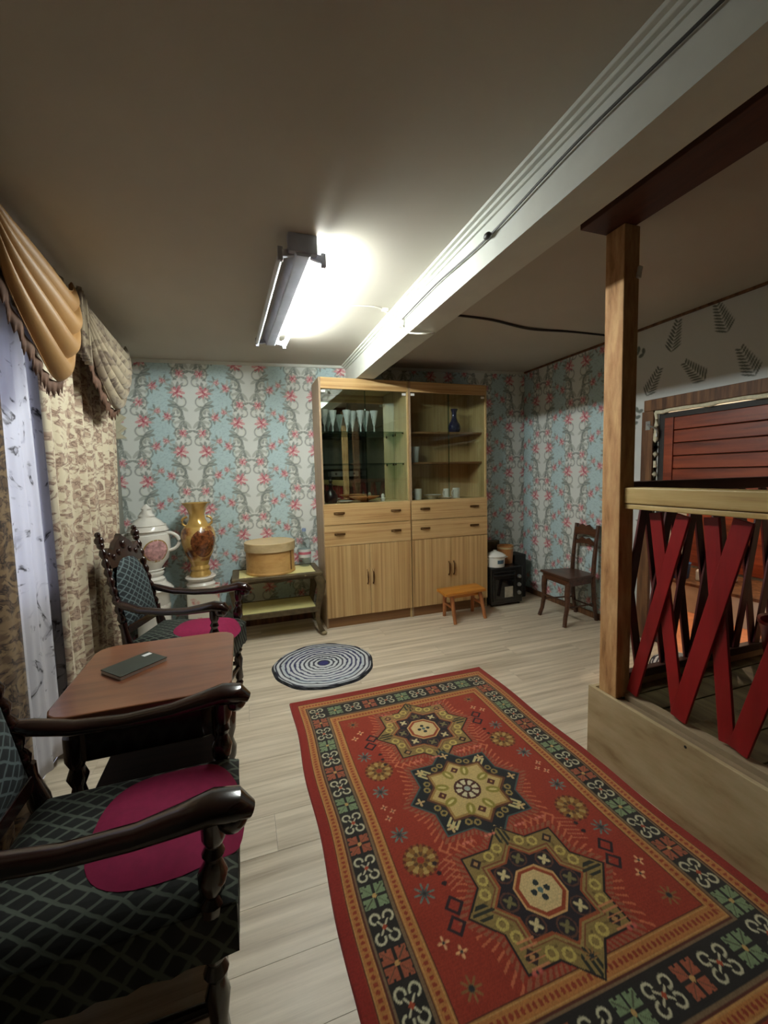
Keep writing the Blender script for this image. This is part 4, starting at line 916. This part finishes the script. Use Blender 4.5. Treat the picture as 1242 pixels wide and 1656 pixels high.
# ================================================================= STOOL
def stool():
    R = thing('stool', 'low orange varnished wooden stool before the wall unit', 'stool', (2.02, 3.60, 0))
    B().prism([(1.775, 3.475), (2.24, 3.51), (2.255, 3.73), (1.79, 3.70)], 'z', .272, .30).build('seat', 'stool', R, bevel=.005)
    for (tx, ty, bx_, by_) in ((1.86, 3.52, 1.87, 3.465), (1.86, 3.66, 1.885, 3.725), (2.19, 3.55, 2.225, 3.505), (2.19, 3.68, 2.22, 3.745)):
        B().lathe((bx_, by_, 0), (tx, ty, .275), [(0, .017), (.4, .019), (1, .021)], 10).build('leg', 'stoolleg', R, smooth=True)
    B().bar((1.866, 3.50, .15), (1.872, 3.69, .15), .018, .024).build('stretcher', 'stoolleg', R, bevel=.003)
    B().bar((2.20, 3.53, .15), (2.205, 3.71, .15), .018, .024).build('stretcher', 'stoolleg', R, bevel=.003)
    B().bar((1.87, 3.595, .245), (2.19, 3.62, .245), .10, .04).build('under_rail', 'stool', R, bevel=.003)
stool()

# ================================================================= BROWN CHAIR by the right wall
def chair():
    R = thing('wooden_chair', 'small brown wooden chair with curved back slats by the right wall', 'chair', (2.97, 3.2, 0))
    B().prism([(2.775, 2.985), (3.13, 3.03), (3.14, 3.33), (2.80, 3.41)], 'z', .435, .46).build('seat', 'chairwood', R, bevel=.008)
    bm = B(); bm.prism([(2.795, 3.005), (3.12, 3.04), (3.13, 3.32), (2.82, 3.39)], 'z', .375, .435); bm.build('seat_apron', 'chairwood', R, bevel=.004)
    for (x, y, dx) in ((2.81, 3.03, -1), (2.83, 3.37, -1)):
        B().tube([(x, y, .40), (x-.01, y, .30), (x-.006, y, .2), (x-.03, y, .08), (x-.055, y-(.02 if y < 3.2 else -.01), 0.0)], [.028, .026, .021, .019, .019], 8, 1.0, (0, 1, 0)).build('front_leg', 'chairwood', R, smooth=True)
    for y in (3.045, 3.31):
        B().tube([(3.165, y, 0), (3.13, y, .2), (3.115, y, .43), (3.125, y, .6), (3.145, y, .78), (3.165, y, .92)], [.017, .02, .022, .02, .018, .019], 8, 1.0, (0, 1, 0)).build('back_post', 'chairwood', R, smooth=True)
    def slat(z0, z1, hump, nm_):
        prof = [(3.045+.265*i/12, z1+hump*math.sin(PI*i/12)+(.012*math.cos(i*PI/2) if hump > .02 else 0)) for i in range(13)]
        low = [(3.045+.265*i/12, z0+hump*.6*math.sin(PI*i/12)) for i in range(12, -1, -1)]
        xx = 3.145 if z0 > .7 else 3.13
        B().prism(prof+low, 'x', xx-.009, xx+.009).build(nm_, 'chairwood', R, bevel=.002)
    slat(.80, .875, .04, 'crest_slat'); slat(.715, .755, .03, 'back_slat')
    for (a, b) in (((2.79, 3.03, .17), (3.13, 3.045, .17)), ((2.80, 3.37, .17), (3.13, 3.31, .17)), ((2.80, 3.03, .22), (2.80, 3.37, .22)), ((3.13, 3.045, .14), (3.13, 3.31, .14))):
        B().tube([a, b], .008, 8).build('stretcher', 'chairwood', R, smooth=True)
chair()

# ================================================================= BLACK OVEN and what stands on it
ov = thing('electric_oven', 'black table oven standing on the floor in the far corner', 'oven', (2.655, 3.92, 0))
B().box(2.46, 2.86, 3.76, 4.10, .02, .42).build('oven_body', 'black', ov, bevel=.01)
dd = B().box(2.475, 2.755, 3.742, 3.76, .06, .385).build('oven_door', 'black', ov, bevel=.006)
B().box(2.50, 2.73, 3.738, 3.742, .09, .30).build('oven_window', plain('smoked_glass', (24, 22, 22), .08, coat=.6), dd)
B().tube([(2.49, 3.742, .35), (2.50, 3.715, .35), (2.73, 3.715, .35), (2.74, 3.742, .35)], .008, 8).build('oven_handle', 'blackmatt', dd, smooth=True)
B().box(2.615, 2.715, 3.734, 3.738, .10, .215).build('paper_sticker', plain('grey_beige_label', (176, 168, 150), .5, var=.25, scale=25), dd)
for k in range(3): B().lathe((2.81, 3.76, .13+.09*k), (2.81, 3.735, .13+.09*k), [(0, .022), (.8, .019), (1, .012)], 14).build('knob', 'steel', ov, smooth=True)
for x in (2.49, 2.83):
    for y in (3.79, 4.07): B().lathe((x, y, 0), (x, y, .02), [(0, .015), (1, .015)], 8).build('foot', 'blackmatt', ov)
tag(B().box(2.89, 3.05, 3.95, 4.15, 0, .50).build('speaker_box', 'blackmatt', bevel=.008), 'narrow black box standing right of the oven', 'box')
po = thing('enamel_pot', 'white enamel pot with lid and blue print on the black oven', 'pot', (2.58, 3.86, .42))
B().lathe((2.575, 3.86, .42), (2.575, 3.86, .54), [(0, .085), (.05, .10), (.9, .105), (.95, .112), (1, .112)], 28).build('pot_body', 'enamel', po, smooth=True)
B().lathe((2.575, 3.86, .54), (2.575, 3.86, .60), [(0, .115), (.1, .115), (.5, .08), (.8, .03), (.85, .014), (1, .02)], 28).build('pot_lid', 'enamel', po, smooth=True)
for s in (-1, 1): B().tube([(2.575+s*.10, 3.83, .515), (2.575+s*.135, 3.83, .52), (2.575+s*.135, 3.89, .52), (2.575+s*.10, 3.89, .515)], .007, 8).build('pot_handle', 'enamel', po, smooth=True)
bm = B(); bm.grid(lambda u, v: (2.575+.1045*math.cos(-1.9+.8*u), 3.86+.1045*math.sin(-1.9+.8*u), .465+.04*v), 10, 2); bm.build('blue_print', plain('blue_pot_print', (70, 96, 110), .4, var=.5, scale=60), po)
wp = thing('wooden_pail', 'honey coloured wooden pail on the oven behind the enamel pot', 'bucket', (2.79, 4.00, .42))
B().lathe((2.79, 3.98, .42), (2.79, 3.98, .62), [(0, .078), (.5, .084), (1, .09), (.99, .078), (.1, .066)], 24).build('pail_body', 'copper', wp, smooth=True)
B().lathe((2.79, 3.98, .585), (2.79, 3.98, .605), [(0, .091), (1, .092)], 24, cap=False).build('pail_band', 'lid', wp, smooth=True)
tag(B().lathe((2.60, 4.09, .60), (2.68, 4.06, .665), [(0, .16), (.3, .165), (.5, .158)], 28).bm and B().box(2.44, 2.80, 4.10, 4.17, .42, .66).build('baking_tray', 'gold_frame', bevel=.01), 'dark tray leaning on the wall behind the pot', 'tray')

# ================================================================= PLATFORM, POST, RAILINGS
PX, PYE, PZ = 1.63, 1.59, .36
pf = thing('platform', 'raised wooden platform with a pale front board right of the rug', 'platform', (2.4, .4, 0))
B().box(PX-.02, PX, -1.2, PYE, .0, PZ+.004).build('front_board', 'fascia', pf, bevel=.002)
B().box(PX, XR-.02, PYE-.02, PYE, .0, PZ).build('end_board', 'fascia', pf, bevel=.002)
B().box(PX+.05, PX+.10, -1.2, 1.44, PZ-.03, PZ+.018).build('edge_strip', 'greystrip', pf, bevel=.003)
B().box(PX, PX+.045, -1.2, PYE-.02, PZ-.06, PZ-.006).build('edge_joist', 'greystrip', pf)
bm = B()
for k in range(7):
    z = .0; 
for (y_, z_) in ((.5, .34), (1.1, .345), (-.3, .345)): 
    B().ball((PX-.02, y_, z_), .006, (.4, 1, 1), 8).build('nail', 'blackmatt', pf)
yb = -1.2; k = 0
while yb < PYE-.03:
    ye = min(yb+.135, PYE-.022); B().box(PX+.10, XR-.03, yb+.002, ye-.002, .285+.003*(k % 3), .31+.003*(k % 3)).build('floor_plank', 'olive', pf, bevel=.002); yb = ye; k += 1
# post
po_ = B(); A = po_.verts([(1.632, 1.445, PZ), (1.715, 1.445, PZ), (1.715, 1.545, PZ), (1.632, 1.545, PZ), (1.612, 1.445, 2.50), (1.70, 1.445, 2.50), (1.70, 1.545, 2.50), (1.612, 1.545, 2.50)])
for f in ((3, 2, 1, 0), (4, 5, 6, 7), (0, 1, 5, 4), (1, 2, 6, 5), (2, 3, 7, 6), (3, 0, 4, 7)): po_.bm.faces.new([A[i] for i in f])
tag(po_.build('support_post', 'postwood', bevel=.004), 'rough sawn wooden post standing on the platform corner', 'post')
tag(B().prism([(1.47, 2.50), (1.68, 2.50), (1.68, zc(1.68)-.001), (1.47, zc(1.47)-.001)], 'y', -1.75, 1.55).build('header_beam', 'header', bevel=.003), 'dark stained board under the ceiling on top of the post', 'beam')
tag(B().bar((1.690, 1.440, 2.28), (1.70, 1.440, 2.33), .012, .02).build('porcelain_clip', 'enamel', bevel=.002), 'tiny white clip on the dark side of the post', 'clip')
# front railing along y
fr = thing('lattice_railing', 'red crossed slat railing under a pale wooden handrail along the platform front', 'railing', (1.70, .4, PZ+.018))
B().box(1.645, 1.725, -1.7, 1.444, 1.292, 1.365).build('handrail', 'rail', fr, bevel=.006)
B().box(1.650, 1.715, -1.7, 1.444, 1.268, 1.289).build('under_rail', 'rail', fr, bevel=.003)
XP = 1.70
def fslat(yt, yb_, w, off):
    a = Vector((XP+off, yt, 1.255)); b = Vector((XP+off*.8, yb_, PZ+.034))
    B().bar(a, b, w, .014, (1, 0, 0)).build('slat', 'red', fr, bevel=.002)
per = .235
fslat(1.335, 1.20, .054, .008); fslat(1.20, 1.41, .054, -.008)
for k in range(11):
    o_ = k*.225
    fslat(1.105-o_, 1.01-o_, .056, .008); fslat(.985-o_, 1.19-o_, .066, -.008)
# far railing along x
f2 = thing('lattice_railing', 'red crossed slat railing with shade in its colour along the far end of the platform', 'railing', (2.4, 1.565, PZ))
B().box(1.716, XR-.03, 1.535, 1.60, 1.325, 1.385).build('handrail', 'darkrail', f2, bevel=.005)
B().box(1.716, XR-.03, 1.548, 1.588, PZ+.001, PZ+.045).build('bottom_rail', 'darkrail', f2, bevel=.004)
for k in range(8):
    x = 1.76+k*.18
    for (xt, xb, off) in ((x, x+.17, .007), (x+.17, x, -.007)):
        if max(xt, xb) < XR-.05: B().bar((xt, 1.568+off, 1.325), (xb, 1.568+off, PZ+.045), .050, .012, (0, 1, 0)).build('slat', 'shaded_red', f2, bevel=.002)
bu = thing('red_bucket', 'dark red bucket standing on the platform behind the lattice', 'bucket', (2.80, 1.36, .3135))
B().lathe((2.80, 1.36, .3135), (2.80, 1.36, .60), [(0, .11), (.9, .15), (.93, .158), (1, .158), (.97, .145), (.1, .10)], 28).build('bucket_body', plain('dark_red_plastic', (110, 8, 14), .35), bu, smooth=True)
pts = [(2.80+.155*math.cos(t), 1.36-.02-.16*math.sin(t), .585-.06*math.sin(t)) for t in np.linspace(0, PI, 14)]
B().tube(pts, .005, 6).build('bucket_handle', 'steel', bu, smooth=True)

# ================================================================= SMALL ROOM beyond the doorway
be_ = thing('low_bench', 'low brown wooden bench with a white front in the small room beyond the doorway', 'bench', (4.45, 2.3, 0))
B().box(4.16, 4.85, 1.2, 3.4, .27, .30).build('bench_seat', 'jamb', be_, bevel=.004)
B().box(4.18, 4.20, 1.22, 3.38, 0, .27).build('white_front', 'white', be_, bevel=.002)
for y in (1.3, 3.3): B().box(4.6, 4.65, y-.025, y+.025, 0, .27).build('leg', 'jamb', be_)
wc = thing('wood_wall_lining', 'brown board lining on the far wall of the small room beyond the doorway', 'wall panel', (4.885, 2.3, .35))
for k in range(9): B().box(4.87, 4.897, 1.0+.27*k, 1.264+.27*k, .32, 1.25).build('board', 'redplank', wc, bevel=.003)
lathe_thing('blue_pot', plain('blue_enamel', (40, 92, 150), .3), 4.30, 3.08, .3005, [(0, .08), (.1, .09), (.95, .10), (1, .105), (.9, .09)], 'small blue pot on the bench beyond the doorway', 'pot', H=.16)
tag(B().box(4.3, 4.6, 2.70, 2.92, .3005, .42).build('folded_towel', 'paper', bevel=.02), 'folded white towel on the bench beyond the doorway', 'towel')
lb = thing('bulb_lamp', 'bare warm bulb hanging in the small room beyond the doorway', 'lamp', (4.0, 2.6, 2.2))
B().ball((4.0, 2.6, 2.2), .035).build('bulb', emit('warm_bulb', (1, .74, .52), 420), lb, smooth=True)
B().tube([(4.0, 2.6, 2.235), (4.0, 2.6, 2.62)], .008, 6).build('cord', 'cable_b', lb)

# ================================================================= CURTAINS
def drape(name, y0, y1, z0, z1, x, amp, folds, mat, label, parent=None, seed=0, skew=0.0, bulge=0.0):
    rs_ = random.Random(seed); phs = [rs_.uniform(0, 6) for _ in range(4)]
    def fn(u, v):
        yy = y0+(y1-y0)*u; g = (1-v)
        a = amp*(0.55+0.6*v)
        xx = x+a*(math.sin(2*PI*folds*u+phs[0]+.5*math.sin(3*v))+.35*math.sin(2*PI*folds*2.3*u+phs[1]+v))+bulge*math.sin(PI*u)*math.sin(PI*v)
        return (xx, yy+skew*v*(u)+.01*math.sin(7*v+phs[2])*math.sin(9*u), z1-(z1-z0)*v)
    bm = B(); bm.grid(fn, int(max(40, folds*14)), 30); o = bm.build(name, mat, parent, smooth=True, solid=.003); return tag(o, label, 'curtain') if parent is None else o
drape('sheer_curtain', .55, 2.60, .06, 2.42, -.958, .012, 15, 'sheer', 'sheer white tulle curtain with embroidery in front of the window', seed=1)
drape('curtain', 2.50, 3.86, .04, 2.44, -.905, .022, 8, 'curtain', 'cream and brown floral curtain behind the far armchair', seed=2, skew=-.38)
drape('curtain', .35, 2.10, .04, 2.42, -.895, .018, 8, 'curtain_dark', 'brown floral curtain at the left edge beside the near armchair', seed=3, skew=-.10)
tag(B().box(-.97, -.84, .2, 3.95, 2.455, 2.488).build('curtain_rail', 'white', bevel=.003), 'white curtain rail along the ceiling of the left wall', 'rail')
def swag(y0, y1, ztop, depth, x, mat, label, low=.5, nf=5, seed=0):
    R = thing('curtain_swag', label, 'swag', (x, (y0+y1)/2, ztop-depth), 'draped pelmet swags')
    rs_ = random.Random(seed)
    def shape(u): # skewed catenary, lowest at u=low
        t = u/low if u < low else (1-u)/(1-low); t = max(0, min(1, t)); return math.sin(t*PI/2)**.55
    def fn(u, v):
        s = shape(u); ph = v*nf+.25*math.sin(u*5)
        rid = .5-.5*math.cos(2*PI*ph)
        xx = x+.015+.06*s*math.sin(PI*min(1, v*.85+.15))+.034*rid*(.25+.75*s)
        yy = y0+(y1-y0)*(u+(.5-u)*.10*v)
        return (xx, yy, ztop-.03*v-s*(.10+(depth-.10)*v)+.012*math.sin(2*PI*ph)*s)
    bm = B(); bm.grid(lambda u, v: (x-.012+.010*math.sin(u*55), y0+(y1-y0)*u, ztop-.36*v*(.4+.6*shape(u))), 60, 6); bm.build('valance_backing', 'greycloth', R, smooth=True, solid=.003)
    bm = B(); bm.grid(fn, 40, 60); bm.build('draped_cloth', mat, R, smooth=True, solid=.003)
    def fr_(u, v):
        q = fn(u, 1); d = (u*34) % 1.0; tooth = abs(d-.5)*2
        return (q[0]-.012-.012*v+.006*math.sin(u*60), q[1], q[2]-v*(.045+.03*tooth))
    bm = B(); bm.grid(fr_, 136, 2); bm.build('frill', 'frill', R, smooth=True, solid=.002)
    return R
swag(.75, 1.78, 2.46, .55, -.79, 'greycloth', 'taupe draped swag above the camera side of the window', seed=3)
swag(1.80, 2.60, 2.46, .52, -.785, 'goldcloth', 'gold satin draped swag at the upper left', low=.64, nf=4, seed=1)
swag(2.72, 3.66, 2.45, .50, -.79, 'greycloth', 'taupe draped swag between the gold swag and the back wall', low=.55, nf=6, seed=2)
# gathered tail with zigzag edge
R = thing('curtain_tail', 'pleated cream tail with zigzag hem hanging by the back wall', 'swag', (-.95, 4.09, 1.8))
for k in range(2):
    yy = 4.06+.05*k; d_ = .012*k
    B().prism([(-.985, 2.45), (-.935+d_, 2.45), (-.925+d_, 2.10), (-.965+d_, 2.02), (-.915+d_, 1.985), (-.965+d_, 1.93), (-.915+d_, 1.895), (-.965+d_, 1.85), (-.92+d_, 1.81), (-.985, 1.80)], 'y', yy, yy+.012).build('pleat', 'creamtail', R)
R = thing('gathered_rosette', 'gathered taupe cloth bunch between the gold and taupe swags', 'swag', (-.76, 2.66, 2.2))
bm = B(); bm.grid(lambda u, v: (-.75+.02*math.sin(u*26), 2.61+.10*u+.03*(u-.5)*v, 2.45-.33*v-.04*u), 30, 10); bm.build('gather', 'greycloth', R, smooth=True, solid=.004)

# ================================================================= BEHIND THE CAMERA (seen in the cabinet mirror)
kc = thing('wall_cabinet', 'grey green two door cabinet hanging on the front wall', 'cabinet', (2.6, -2.85, 1.62))
B().box(2.05, 3.15, -2.995, -2.70, 1.62, 2.40).build('cabinet_body', 'sagecab', kc, bevel=.004)
for a_, b_ in ((2.06, 2.59), (2.61, 3.14)): B().box(a_, b_, -2.70, -2.68, 1.63, 2.39).build('cabinet_door', 'sagecab', kc, bevel=.004)
hd = thing('range_hood', 'white range hood with two dark knobs on the front wall', 'hood', (2.6, -2.8, 1.42))
B().box(2.25, 3.0, -2.995, -2.55, 1.42, 1.56).build('hood_body', 'enamel', hd, bevel=.01)
for x in (2.38, 2.87): B().lathe((x, -2.55, 1.49), (x, -2.52, 1.49), [(0, .03), (1, .025)], 14).build('knob', 'blackmatt', hd, smooth=True)
